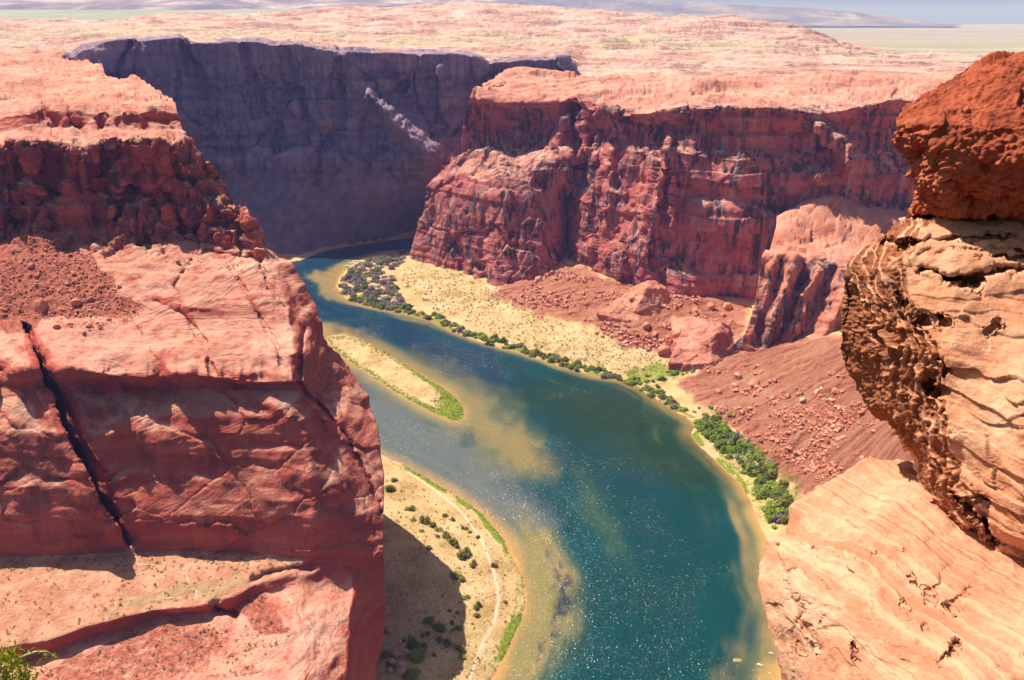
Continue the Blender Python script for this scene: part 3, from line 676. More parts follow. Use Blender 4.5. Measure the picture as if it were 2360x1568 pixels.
pR = roughen(toplan(cat_rom(bankR, 3)), 2, .03, 1); pL = roughen(toplan(cat_rom(bankL, 3)), 2, .025, 2); pF = toplan(bankF); pI = roughen(toplan(cat_rom(island, 3, True)), 2, .03, 3, True)
riverpoly = pR + pL + pF

# thin plate spline through ground heights read off the picture
gc = [(960,600,3),(1000,640,4),(1100,680,5),(1150,655,8),(1000,690,3.5),(1100,730,4),(1200,760,4.5),(1280,750,7),(1300,800,5),(1400,800,6),(1450,835,5),(1550,830,5),(1640,835,8),(1600,860,5),(880,620,2.5),(850,660,2.5),(920,680,3),
 (1281,606,27),(1200,640,12),(1350,655,25),(1300,680,14),(1400,700,22),(1450,760,14),(1500,800,9),(1550,710,30),(1600,725,30),(1680,740,25),(1620,800,14),(1480,680,28),(1240,660,14),
 (1700,850,18),(1800,880,34),(1900,870,52),(1960,900,60),(1650,900,8),(1700,950,12),(1800,960,28),(1900,980,42),(1980,1000,52),(1650,980,4),(1750,1040,10),(1850,1050,25),(1950,1060,45),(1780,1100,8),(1850,1130,16),(1950,1130,40),(1870,1160,14),(2000,1150,50),(2100,1000,90),(2300,1000,120),(2200,1200,110),(2300,1350,130),(2100,1400,100),(1850,1300,12),(1900,1450,14),(2100,1650,60),(2400,1700,100),(2400,850,120),(2900,1000,140),(3300,1400,160),(3300,800,140),
 (900,1100,3),(900,1300,6),(1000,1200,4),(1100,1350,3),(1050,1450,4),(1000,1550,5),(900,1500,7),(1150,1300,2.5),(800,1400,9),(1100,1600,3),(800,1700,9),(700,1200,10),
 (850,820,1.6),(950,890,1.9),(1010,930,1.4),(820,795,.8),
 (700,560,8),(850,535,8),(950,525,8),(1050,520,8),(1200,560,8),(1500,640,12),(1800,760,30),(2200,740,80),(2400,760,100)]
cpn = []; cz = []
for x, y, z in gc:
    cpn.append(plan(x, y, z)); cz.append(z)
for pl in (bankR[1:], bankL[:-2], bankF, island):
    for q in pl: cpn.append(plan(*q)); cz.append(0.0)
cpn = np.array(cpn); cz = np.array(cz); sc = 200.0
def _U(r2): return np.where(r2 > 1e-12, r2 * np.log(r2 + 1e-12), 0)
A = cpn / sc; n_ = len(A); K = _U(((A[:, None] - A[None])**2).sum(-1)) + np.eye(n_) * .01
Pm = np.concatenate([np.ones((n_, 1)), A], 1); M_ = np.zeros((n_ + 3, n_ + 3)); M_[:n_, :n_] = K; M_[:n_, n_:] = Pm; M_[n_:, :n_] = Pm.T
sol = np.linalg.solve(M_, np.concatenate([cz, np.zeros(3)]))
def tps(q):
    shp = q.shape[:-1]; q = q.reshape(-1, 2) / sc; out = np.empty(len(q))
    for i in range(0, len(q), 20000):
        b_ = q[i:i + 20000]; out[i:i + 20000] = _U(((b_[:, None] - A[None])**2).sum(-1)) @ sol[:n_] + sol[n_] + b_ @ sol[n_ + 1:]
    return out.reshape(shp)

us = np.concatenate([np.arange(560, 2100, 3.0), np.arange(2100, 3500, 8.0)]); vs = np.concatenate([np.arange(520, 900, 1.8), np.arange(900, 1860, 3.0)])
gu, gv = np.meshgrid(us, vs)
q = plan(gu, gv)
dR, aR = seg_dist(q[..., 0], q[..., 1], pR); dL, aL = seg_dist(q[..., 0], q[..., 1], pL); dI, aI = seg_dist(q[..., 0], q[..., 1], pI, True); dF, _ = seg_dist(q[..., 0], q[..., 1], pF)
inr = inside(q[..., 0], q[..., 1], riverpoly); ini = inside(q[..., 0], q[..., 1], pI)
wet = inr & ~ini
shore = np.minimum(np.minimum(dR, dL), np.minimum(dI, dF))
q3 = np.concatenate([q, np.zeros(q.shape[:-1] + (1,))], -1)
land = np.maximum(tps(q), .15)
tz = np.zeros_like(land)
# cut bank: low riverside shelf, then a step up to the sandy terrace
rightside = (dR < dL) & (gu > 925) & (gu < 1720)
stepd = 20 + fbm(q3 / 25, 3, 71) * 9
lowshelf = .4 + dR * .06
land = np.where(rightside & ~inr, lowshelf + (np.maximum(land + 1.0, lowshelf) - lowshelf) * sstep(-1.5, 3.5, dR - stepd), land)
island_h = .25 + 1.5 * sstep(0, 14, dI)
land = np.where(ini, island_h, land)
tmask = np.zeros_like(land)
talus_poly = [(1150, 665), (1215, 620), (1281, 595), (1400, 640), (1560, 640), (1720, 720), (1720, 790), (1640, 790), (1560, 815), (1450, 800), (1380, 760), (1290, 735), (1200, 715), (1130, 690)]
talus2 = [(1645, 812), (1740, 795), (1950, 770), (2480, 640), (2480, 1850), (1870, 1850), (1850, 1250), (1880, 1165), (1800, 1110), (1740, 1040), (1690, 985), (1620, 930), (1560, 885), (1600, 850)]
gz = proj(np.concatenate([q, land[..., None]], -1))
tmask = np.clip(pmask(gz[0], gz[1], talus_poly, 14) + pmask(gz[0], gz[1], talus2, 22), 0, 1)
amp = sstep(0, 30, np.where(wet, 0, shore)) 
rel = fbm(q3 / 22, 4, 72) * .8 + fbm(q3 / 5, 3, 73) * .25
gully = ridged(np.stack([q[..., 0] / 16 + q[..., 1] / 60, q[..., 1] / 40, 0 * gu], -1), 3, 74) * 2.4 + fbm(q3 / 4, 4, 75) * 1.5
h = np.where(wet, -np.minimum(.3 + shore * .25, 6), land + amp * (rel * .8 * (1 - tmask) + gully * tmask))
h = np.where(wet, h, np.maximum(h, .06))
path = np.zeros_like(land)
for ln, w in (([(1186, 1180), (1190, 1230)], 1), ([(1105, 1240), (1140, 1330), (1150, 1390), (1140, 1440), (1110, 1500), (1085, 1568), (1060, 1640)], 3.5), ([(940, 1090), (1000, 1130), (1060, 1180), (1110, 1250)], 2.5)):
    dd, _ = seg_dist(gu, gv, ln); path = np.maximum(path, np.exp(-(dd / w)**2))
gband = np.zeros_like(land)
gb = sstep(10, 3, dR) * .85 * sstep(770, 800, gu) * sstep(1760, 1700, gu)                       # along the far bank
gb2 = sstep(9, 3, dI) * ini * np.clip(.55 + sstep(930, 1000, gu) * .3 + (gv - gu * .6 - 330) * .0, 0, 1) + ini * sstep(985, 1040, gu) * .9
gn_ = sstep(-.45, .35, fbm(np.stack([aL / 18, dL / 6, 0 * dL], -1), 4, 97)); gnr = sstep(-.5, .3, fbm(np.stack([aR / 20, dR / 6, 0 * dR], -1), 4, 98))
gb = gb * (.35 + .65 * gnr)
gb3 = sstep(9, 3, dL) * (.38 + .62 * gn_) * sstep(900, 950, gu) * sstep(1600, 1480, gv) * .85
veg_r = pmask(gu, gv, [(1440, 862), (1560, 842), (1660, 828), (1700, 838), (1600, 870), (1500, 892), (1450, 885)], 8) * .6
veg_r2 = pmask(gu, gv, [(1600, 985), (1660, 1010), (1740, 1060), (1850, 1160), (1830, 1240), (1770, 1230), (1720, 1130), (1640, 1050)], 8) * .5
thick = pmask(gu, gv, [(780, 640), (840, 592), (930, 578), (930, 600), (905, 640), (960, 700), (930, 720), (830, 695)], 6) * .25
gband = np.where(wet, 0, np.clip(np.maximum.reduce([gb, gb2, gb3, veg_r, veg_r2, thick]), 0, 1))
M_ground = ground_mat()
Vg = np.concatenate([q, h[..., None]], -1)
grid_mesh('ground', Vg, M_ground, {'talus': tmask, 'grass': gband, 'path': path, 'wet': np.where(wet, 1.0, .0)}, 'structure')

# ------------------------------------------------------------------ water
us = np.arange(430, 1960, 4.0); vs = np.concatenate([np.arange(525, 900, 2.2), np.arange(900, 1860, 4.0)])
wu, wv = np.meshgrid(us, vs); q = plan(wu, wv)
dR, aR = seg_dist(q[..., 0], q[..., 1], pR); dL, aL = seg_dist(q[..., 0], q[..., 1], pL); dI, aI = seg_dist(q[..., 0], q[..., 1], pI, True)
q3 = np.concatenate([q, np.zeros(q.shape[:-1] + (1,))], -1)
alongR = np.stack([aR / 70, dR / 7, 0 * dR], -1); alongL = np.stack([aL / 70, dL / 6, 0 * dL], -1)
nR = fbm(alongR, 4, 81); nL = fbm(alongL, 4, 82)
dp = np.minimum(np.where(wu > 1480, dR * .15, dR * .24) * (1 + .6 * nR), 6)
lw = 15 + 17 * sstep(1000, 1300, wv) * sstep(1700, 1450, wv)
dp = np.minimum(dp, np.maximum(0, dL) / lw * 2.4 * (1 + .5 * nL) + .12 + 4 * sstep(lw * 1.0, lw * 1.9, dL))
dp = np.minimum(dp, dI * .14 + .25 + 5 * sstep(10, 42, dI))
def shoal(poly, soft, depth):
    global dp
    d_, _ = seg_dist(wu, wv, poly, True); s_ = np.where(inside(wu, wv, poly), d_, -d_) + fbm(np.stack([wu / 30, wv / 30, 0 * wu], -1), 4, 83) * soft * .7
    m = sstep(-soft, soft, s_); dp = dp * (1 - m) + np.minimum(dp, depth + .4 * nL) * m
shoal([(1040, 900), (1100, 900), (1180, 940), (1240, 1000), (1250, 1075), (1200, 1085), (1120, 1060), (1050, 1000), (1060, 960)], 75, 1.5)
shoal([(820, 840), (950, 920), (1080, 980), (1180, 1090), (1120, 1150), (1000, 1100), (890, 1040), (780, 900)], 50, 2.15)
shoal([(700, 640), (740, 615), (800, 600), (800, 690), (760, 690), (715, 665)], 18, .8)
shoal([(740, 730), (800, 745), (840, 765), (800, 785), (750, 790), (720, 760)], 16, 1.0)
shoal([(1290, 1090), (1350, 1130), (1430, 1240), (1440, 1300), (1390, 1270), (1320, 1180)], 60, 2.9)
shoal([(1200, 1180), (1260, 1240), (1280, 1320), (1300, 1400), (1280, 1440), (1240, 1500), (1180, 1600), (1120, 1640), (1200, 1420), (1210, 1300)], 26, 1.35)
shoal([(1760, 1520), (1800, 1480), (1830, 1600), (1740, 1640)], 14, .6)
dk = pmask(wu, wv, [(1250, 1260), (1290, 1290), (1330, 1340), (1330, 1400), (1270, 1480), (1240, 1540), (1250, 1480), (1285, 1400), (1270, 1320)], 16)
dk = dk * sstep(-.3, .4, fbm(np.stack([wu / 16, wv / 22, 0 * wu], -1), 4, 84))
stops = np.array([0, .3, .9, 1.8, 2.8, 4.2, 6.5])
cols = np.array([(.50, .23, .055), (.40, .23, .075), (.27, .19, .07), (.13, .13, .06), (.030, .072, .052), (.001, .052, .054), (.0, .031, .042)])
dpn = dp + .2 * fbm(q3 / 9, 4, 85) * sstep(.2, 1, dp)
tone = np.stack([np.interp(dpn, stops, cols[:, k]) for k in range(3)], -1)
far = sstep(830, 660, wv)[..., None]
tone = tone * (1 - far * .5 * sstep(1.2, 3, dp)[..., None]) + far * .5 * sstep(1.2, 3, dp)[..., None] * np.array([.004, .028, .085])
olive = (pmask(wu, wv, [(1250, 900), (1420, 900), (1590, 1000), (1640, 1090), (1560, 1120), (1400, 1040)], 60) * .55)[..., None]
tone = tone * (1 - olive) + olive * np.array([.022, .052, .014]) * sstep(1, 2.5, dp)[..., None] + olive * tone * (1 - sstep(1, 2.5, dp)[..., None])
strk = fbm(np.stack([aR / 60, dR / 5, 0 * dR], -1), 4, 87) * .5 + fbm(q3 / 12, 3, 88) * .3
def wash(poly, soft, c, k, ns=.5):
    global tone
    d_, _ = seg_dist(wu, wv, poly, True); s_ = np.where(inside(wu, wv, poly), d_, -d_) + fbm(np.stack([wu / 60, wv / 60, 0 * wu], -1), 4, 89) * soft * .5
    m = np.clip(sstep(-soft, soft, s_) * k * (1 + ns * strk), 0, 1)[..., None]; tone = tone * (1 - m) + np.array(c) * m
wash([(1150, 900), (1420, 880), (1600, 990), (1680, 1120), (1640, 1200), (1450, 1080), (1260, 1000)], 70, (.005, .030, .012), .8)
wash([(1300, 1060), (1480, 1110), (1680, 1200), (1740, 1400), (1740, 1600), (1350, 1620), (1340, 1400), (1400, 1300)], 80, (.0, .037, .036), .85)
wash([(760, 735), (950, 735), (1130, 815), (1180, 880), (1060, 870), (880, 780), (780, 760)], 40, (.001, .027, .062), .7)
wash([(770, 850), (830, 865), (1000, 970), (1080, 1010), (1180, 1090), (1270, 1200), (1200, 1230), (1130, 1180), (1040, 1120), (960, 1075), (880, 1040), (800, 950)], 36, (.10, .115, .115), .8)  # grey sky reflection in the left channel, painted into the water tone
wash([(860, 800), (960, 845), (1080, 900), (1160, 960), (1235, 1020), (1262, 1082), (1200, 1085), (1100, 1030), (1060, 980), (1085, 950), (1050, 905), (960, 845)], 52, (.20, .155, .055), .9)
wash([(1120, 1000), (1210, 1020), (1250, 1075), (1200, 1075)], 24, (.21, .155, .05), .6)
wash([(1200, 1200), (1240, 1250), (1262, 1330), (1272, 1400), (1250, 1460), (1200, 1540), (1150, 1620), (1170, 1520), (1215, 1400), (1205, 1320)], 16, (.20, .165, .055), .85)
wash([(1330, 1090), (1390, 1150), (1440, 1240), (1450, 1300), (1400, 1240), (1345, 1160)], 26, (.035, .075, .04), .7, 1.0)
wash([(1290, 1370), (1312, 1380), (1318, 1410), (1290, 1430), (1275, 1400)], 12, (.10, .11, .035), .8)
tone = tone * (1 - .8 * dk[..., None]) + .8 * dk[..., None] * np.array([.010, .016, .045])
lane = pmask(wu, wv, [(1180, 1060), (1330, 1060), (1480, 1200), (1600, 1330), (1640, 1560), (1600, 1700), (1250, 1700), (1230, 1500), (1290, 1380), (1260, 1250), (1130, 1140)], 70)
lane2 = pmask(wu, wv, [(840, 735), (960, 745), (1130, 820), (1180, 880), (1060, 860), (900, 790)], 30)
chop = .26 + .30 * np.clip(fbm(q3 / 30, 4, 86) + .1, -.4, 1) + .34 * lane * (1 + .5 * fbm(q3 / 14, 3, 96)) + .22 * lane2 + .06 * sstep(4.0, 1.5, dp)
chop = np.clip(chop * 1.15, .2, 1)
Vw = np.concatenate([q, np.zeros(q.shape[:-1] + (1,))], -1)
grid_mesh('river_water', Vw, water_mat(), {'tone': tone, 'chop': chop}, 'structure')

# ------------------------------------------------------------------ plateau
Ar = [
 [(-300, 131, 1235), (145, 131, 1235), (180, 120, 1232), (235, 100, 1230), (334, 92, 1230), (414, 89, 1230), (434, 100, 1232), (567, 96, 1230), (634, 103, 1232), (734, 110, 1232), (782, 123, 1240), (954, 126, 1255), (1071, 128, 1265), (1121, 149, 1280), (1140, 143, 1300), (1214, 140, 1320), (1308, 136, 1330), (1332, 176, 1285), (1340, 180, 1130), (1500, 180, 1115), (1774, 180, 1105), (2100, 182, 1100), (3300, 182, 1080)],
 [(-300, 100, 1700), (145, 100, 1700), (235, 88, 1500), (414, 79, 1500), (780, 104, 1600), (1071, 112, 1600), (1308, 120, 1560), (1340, 142, 1450), (1774, 142, 1450), (2150, 150, 1400), (3300, 152, 1400)],
 [(-300, 76, 2300), (235, 74, 2200), (780, 78, 2300), (1071, 88, 2300), (1340, 108, 2100), (1774, 114, 2000), (2000, 127, 1900), (2150, 139, 1750), (3300, 145, 1600)],
 [(-300, 55, 3000), (235, 55, 3000), (400, 50, 2900), (780, 50, 2900), (1071, 62, 2800), (1340, 78, 2700), (1774, 92, 2450), (1930, 107, 2350), (2100, 128, 2050), (2200, 138, 1900), (3300, 142, 1750)],
 [(-300, 48, 3600), (295, 47, 3600), (325, 33, 3500), (500, 30, 3500), (650, 26, 3600), (775, 18, 3600), (850, 18, 3600), (1000, 6, 3700), (1090, 2, 3700), (1180, 3, 3700), (1430, 24, 3500), (1550, 36, 3300), (1630, 32, 3200), (1680, 37, 3100), (1780, 57, 3000), (1870, 61, 2800), (1930, 95, 2600), (2030, 119, 2300), (2180, 136, 2000), (3300, 140, 1850)],
 [(-300, 52, 4300), (295, 52, 4300), (775, 30, 4400), (1090, 14, 4500), (1430, 36, 4300), (1780, 70, 3700), (1930, 104, 3000), (2030, 124, 2500), (3300, 143, 2100)],
]
G = loft(Ar, 1080, .42, (1.0, .8), 9.0)
V = pos(G[..., 0], G[..., 1], 1 / G[..., 2]); xp, yp = G[..., 0], G[..., 1]
big = sstep(1100, 2800, V[..., 1])
W = V * np.array([1, 1, 0]) 
n1 = fbm(W * np.array([1/420, 1/110, 1]), 5, 91); n2 = fbm(W * np.array([1/130, 1/32, 1]) + 7, 4, 92); n3 = fbm(W / 18, 3, 93)
hh = n1 * (6 + 10 * big) + n2 * (2.5 + 3 * big) + n3 * .8
st = 5.0 + 4 * big; hq = np.floor(hh / st) + sstep(.72, 1.0, hh / st - np.floor(hh / st))
hh = hh * .3 + hq * st * .8 + terrace(n2 * (5 + 4 * big), 2.2 + 1.5 * big, .85) * .7
edge = sstep(0, 30, V[..., 1] - (1 / G[..., 2])[0][None]) * .85 + .1
V[..., 2] += (hh - 4 - 4 * big) * edge - 13 * sstep(60, 0, V[..., 1] - (1 / G[..., 2])[0][None])
# shaded scarps far out on the plateau
for ln, w, am in (([(1120, 62), (1230, 54), (1320, 56), (1400, 58), (1470, 60)], 6, 26), ([(700, 40), (770, 44), (830, 44), (950, 46)], 6, 22), ([(1870, 60), (1900, 66)], 5, 10)):
    dd, _ = seg_dist(xp, yp, ln); below = np.exp(-(dd / w)**2)
    V[..., 2] -= am * below * (.6 + .6 * n2)
scr = np.clip(pmask(xp, yp, [(-300, 92), (-300, 58), (300, 58), (700, 66), (1000, 72), (1250, 76), (1500, 84), (1800, 96), (1990, 125), (1700, 118), (1340, 106), (1000, 106), (600, 84), (200, 86)], 9) * .8 + .35 * pmask(xp, yp, [(900, 10), (1090, 0), (1250, 4), (1400, 20), (1250, 14), (1000, 12)], 4), 0, 1)
grid_mesh('plateau', V, plateau_mat(), {'scrub': scr}, 'structure')

# ------------------------------------------------------------------ far plains and hills
def far_sheet(name, rows, mat, nx=420, step=.35, rough=0.0, fr=1200.0, seed=100, kind='structure'):
    G = loft(rows, nx, step, (1.0, 1.0), 1e9); V = pos(G[..., 0], G[..., 1], 1 / G[..., 2])
    W = V * np.array([1, .7, 0]); e = np.linspace(0, 1, V.shape[0])[:, None]; e = sstep(0, .15, e) 
    V[..., 2] += rough * ridged(W / fr, 5, seed) * e
    return grid_mesh(name, V, mat, None, kind)
far_sheet('desert_plain', [
 [(-600, 140, 2000), (1200, 150, 1900), (1900, 118, 2300), (2100, 142, 1900), (2900, 150, 1800)],
 [(-600, 70, 5000), (1200, 82, 4800), (1900, 96, 4500), (2900, 100, 4300)],
 [(-600, 58, 9000), (1200, 66, 9000), (1900, 76, 8500), (2900, 77, 8500)],
 [(-600, 54, 16000), (1200, 58, 16000), (2100, 62, 16000), (2900, 62, 16000)],
 [(-600, 52, 30000), (1200, 53, 30000), (2200, 57, 30000), (2360, 56, 30000), (2900, 52, 30000)]],
 plain_mat('plain_soil', [(.36, (.42, .27, .21)), (.48, (.30, .27, .20)), (.6, (.42, .35, .25))]), 300, .3, 8)
far_sheet('grassy_slope', [
 [(-600, 62, 4200), (300, 62, 4200), (900, 60, 4300)],
 [(-600, 42, 6500), (300, 42, 6500), (650, 38, 6500), (900, 30, 6500)],
 [(-600, 22, 11000), (300, 24, 11000), (900, 20, 11000)]],
 plain_mat('pale_grass_soil', [(.36, (.22, .24, .15)), (.5, (.30, .31, .19)), (.64, (.40, .36, .24))], (.0008, .0008, .002)), 260, .35, 6, 900, 104)
far_sheet('far_mountains', [
 [(-900, 30, 10500), (300, 30, 10500), (900, 28, 10500), (1500, 46, 11000)],
 [(-900, 14, 12500), (300, 17, 12500), (650, 19, 12500), (900, 14, 12500), (1250, 22, 13000), (1500, 46, 13000)],
 [(-900, -12, 15000), (300, -8, 15000), (700, -14, 15000), (950, -12, 15000), (1150, 0, 15000), (1300, 24, 15500), (1500, 46, 15500)],
 [(-900, -4, 17000), (300, -2, 17000), (900, 0, 17000), (1150, 10, 17000), (1300, 34, 17000), (1500, 50, 17000)]],
 plain_mat('mountain_rock', [(.40, (.17, .12, .11)), (.5, (.32, .22, .18)), (.60, (.62, .50, .44))], (.0012, .0008, .003), 160), 460, .35, 90, 1500, 110)
far_sheet('far_mesa', [
 [(500, 64, 12500), (1500, 62, 12500), (2205, 60, 14000), (2220, 60, 14000)],
 [(500, 46, 13500), (1500, 46, 13500), (1700, 46, 13500), (2000, 54, 14000), (2205, 59, 14500)],
 [(500, 40, 14600), (1050, 16, 14600), (1430, 22, 14600), (1555, 24, 14600), (1655, 28, 14600), (1780, 32, 14700), (1905, 38, 14800), (2030, 46, 15000), (2105, 53, 15200), (2200, 58.5, 15200)],
 [(500, 34, 14900), (1050, 8, 14900), (1150, -2, 14900), (1280, -3, 14900), (1430, 0, 14900), (1555, 3, 14900), (1655, 10, 15000), (1780, 17, 15100), (1905, 22, 15200), (1960, 28, 15200), (2030, 36, 15300), (2105, 48, 15400), (2198, 58, 15400)],
 [(500, 44, 17500), (1050, 14, 17500), (1430, 12, 17500), (1780, 26, 17500), (2030, 42, 17500), (2198, 60, 17500)]],
 plain_mat('mesa_rock', [(.40, (.16, .13, .11)), (.5, (.27, .21, .16)), (.62, (.42, .32, .24))], (.001, .001, .006), 90), 420, .35, 26, 700, 120)

# ------------------------------------------------------------------ near rocks at the right
def near_mat(name, pal, unit, pits, lines=None, pitcol=None):
    m, nt, b = mat_new(name); n = N(nt)
    P = n.node('ShaderNodeNewGeometry').outputs['Position']
    big = n.noise(P, .9, 5, .6); grain = n.noise(P, 14, 5, .75); mid = n.noise(P, 4, 5, .65)
    f = n.math('ADD', n.math('MULTIPLY', big, .55), n.math('ADD', n.math('MULTIPLY', mid, .3), n.math('MULTIPLY', grain, .25)))
    col = n.ramp(f, [(.42, pal[0]), (.55, pal[1]), (.70, pal[2])])
    h = n.math('ADD', n.math('MULTIPLY', grain, .35), n.math('MULTIPLY', mid, .4))
    if lines:
        d = n.dot(n.vadd(P, n.vmul(n.noise(P, .8, 3, color=True), (.35,) * 3)), lines)
        lam = n.noise(None, 10.0, 4, .7, dim='1D', w=d)
        col = n.mix(n.math('MULTIPLY', n.smooth(lam, .5, .66), .6), col, pal[2])
        col = n.mix(n.math('MULTIPLY', n.smooth(lam, .47, .36), .55), col, pal[0])
        h = n.math('ADD', h, n.math('MULTIPLY', lam, .9))
    if pitcol:
        a = n.attr('pitted')
        pc = n.mix(n.smooth(n.noise(P, 9, 4, .7), .35, .65), pitcol[0], pitcol[1])
        band = n.noise(None, 5.5, 2, .5, dim='1D', w=n.dot(n.vadd(P, n.vmul(n.noise(P, 1.0, 3, color=True), (.25,) * 3)), (.86, .25, .28)))
        e = n.smooth(n.math('ADD', a, n.math('MULTIPLY', n.math('SUBTRACT', n.noise(P, 12, 4, .7), .5), .6)), .3, .62)
        col = n.mix(e, col, pc)
    n.put(b.inputs['Base Color'], col); b.inputs['Roughness'].default_value = .9; b.inputs['Specular IOR Level'].default_value = .2
    h = n.math('ADD', h, n.math('MULTIPLY', n.noise(P, 38, 5, .8), .22))
    n.put(b.inputs['Normal'], n.bump(h, .05 * unit, 1.0))
    return m
PALE = ((.48, .17, .08), (.62, .285, .15), (.72, .44, .28))
M_bould = near_mat('rust_sandstone', ((.23, .043, .018), (.39, .085, .036), (.52, .17, .085)), 1.0, True)
M_block = near_mat('pale_sandstone', PALE, 1.0, False, None, ((.24, .075, .035), (.40, .14, .06)))
M_ledge = near_mat('cream_sandstone', ((.47, .165, .082), (.60, .262, .145), (.69, .395, .235)), 1.0, False, (.80, .10, -.18))

def wrap_left(V, G, n=10, dx=260, dY=2.6):
    """turn the left edge round to the hidden back of the rock"""
    cols = []
    for k in range(1, n + 1):
        f = k / n
        cols.append(pos(G[:, 0, 0] + dx * f**1.6, G[:, 0, 1] + 20 * f, 1 / G[:, 0, 2] + dY * f**.75))
    right = []
    for k in range(1, n + 1):
        f = k / n
        right.append(pos(G[:, -1, 0] + 40 * f, G[:, -1, 1] + 20 * f, 1 / G[:, -1, 2] + dY * f**.75))
    return np.concatenate([np.stack(cols, 1)[:, ::-1], V, np.stack(right, 1)], 1)

def close_back(V, n=6, dY=3.0):
    return V

U = [
 [(2150, 512, 10.2), (2250, 508, 10), (2360, 505, 10), (3500, 500, 10)],
 [(2084, 508, 8.95), (2200, 505, 8.5), (2360, 500, 8.3), (3500, 490, 8.2)],
 [(2100, 450, 8.95), (2200, 445, 8.32), (2360, 440, 8.1), (3500, 440, 8.0)],
 [(2101, 410, 8.98), (2190, 405, 8.30), (2360, 400, 8.03), (3500, 400, 7.95)],
 [(2088, 367, 9.02), (2180, 367, 8.35), (2360, 367, 8.0), (3500, 367, 7.95)],
 [(2070, 330, 9.06), (2160, 330, 8.45), (2360, 330, 8.08), (3500, 330, 8.0)],
 [(2069, 287, 9.12), (2150, 287, 8.6), (2360, 290, 8.22), (3500, 280, 8.15)],
 [(2095, 248, 9.25), (2200, 245, 8.8), (2360, 240, 8.5), (3500, 220, 8.4)],
 [(2141, 213, 9.45), (2250, 200, 9.15), (2360, 185, 8.95), (3500, 150, 8.9)],
 [(2201, 165, 9.7), (2281, 145, 9.6), (2360, 128, 9.5), (3500, 60, 9.4)],
 [(2215, 157, 9.95), (2281, 128, 9.95), (2360, 107, 9.95), (3500, 20, 9.9)],
 [(2260, 165, 11.5), (2300, 150, 11.5), (2360, 135, 11.5), (3500, 60, 11.5)],
]
G = loft(U, 640, 1.4, (2.5, 2.5)); V = pos(G[..., 0], G[..., 1], 1 / G[..., 2])
V = wrap_left(V, G, 12, 330, 2.8)
nrm = grid_normals(V)
c = V.reshape(-1, 3).mean(0) + np.array([.4, 2.0, -.3])
if (nrm * (V - c)).sum(-1).mean() < 0: nrm = -nrm
pit = sstep(-.15, .55, -nrm[..., 2] + .35 + .35 * fbm(V / .8, 3, 141))
f1, f2, _ = worley(V / .055 + fbm(V / .1, 2, 143)[..., None] * .3, 142); g1, g2, _ = worley(V / np.array([.22, .22, .15]) + fbm(V / .2, 2, 147)[..., None] * .4, 144)
d = fbm(V / .7, 4, 145) * .07 + (pit * .8 + .55) * ((.5 - f1) * .062 - sstep(.55, .95, g1) * .07) + fbm(V * np.array([9, 9, 16]), 3, 146) * .012 + facets((V + (fbm(V / .3, 3, 148) * .08)[..., None]) / np.array([.45, .45, .3]), 149)[0] * .06 + beds(V[..., 2] + .2 * V[..., 0] + fbm(V / .6, 3, 150) * .08, .07, 151) * .025
V = V + nrm * d[..., None]
o = grid_mesh('boulder', V, M_bould, None); tag(o, 'large rust-red boulder with a pitted underside on top of the pale layered rock', 'boulder')

Kb = [
 [(2120, 505, 10.4), (2360, 490, 10.2), (3500, 480, 10)],
 [(2078, 507, 8.95), (2140, 503, 8.75), (2360, 497, 8.5), (3500, 485, 8.4)],
 [(2025, 547, 8.8), (2090, 547, 8.4), (2360, 537, 8.2), (3500, 530, 8.1)],
 [(1964, 588, 8.7), (2054, 600, 8.1), (2200, 600, 7.9), (2360, 600, 7.8), (3500, 600, 7.6)],
 [(1936, 653, 8.6), (2054, 690, 7.8), (2200, 680, 7.5), (2360, 680, 7.4), (3500, 680, 7.1)],
 [(1922, 740, 8.5), (2084, 757, 7.5), (2200, 760, 7.2), (2360, 760, 7.0), (3500, 760, 6.7)],
 [(1924, 805, 8.45), (2105, 810, 7.32), (2200, 830, 7.0), (2360, 830, 6.75), (3500, 830, 6.4)],
 [(1951, 877, 8.3), (2123, 875, 7.17), (2360, 880, 6.55), (3500, 880, 6.2)],
 [(1988, 943, 8.1), (2128, 935, 7.05), (2360, 940, 6.35), (3500, 940, 6.0)],
 [(2040, 985, 7.95), (2145, 1000, 6.92), (2360, 1000, 6.15), (3500, 1000, 5.8)],
 [(2095, 1050, 7.7), (2153, 1078, 6.78), (2360, 1060, 6.0), (3500, 1060, 5.6)],
 [(2115, 1155, 7.3), (2175, 1150, 6.6), (2360, 1150, 5.8), (3500, 1150, 5.4)],
 [(2157, 1230, 7.0), (2228, 1238, 6.4), (2360, 1230, 5.7), (3500, 1230, 5.2)],
 [(2235, 1296, 6.7), (2320, 1320, 6.25), (2400, 1330, 5.8), (3500, 1330, 5.1)],
 [(2250, 1312, 7.6), (2330, 1335, 7.4), (2400, 1345, 7.0), (3500, 1350, 6.4)],
]
G = loft(Kb, 640, 1.5, (1.6, 1.6))
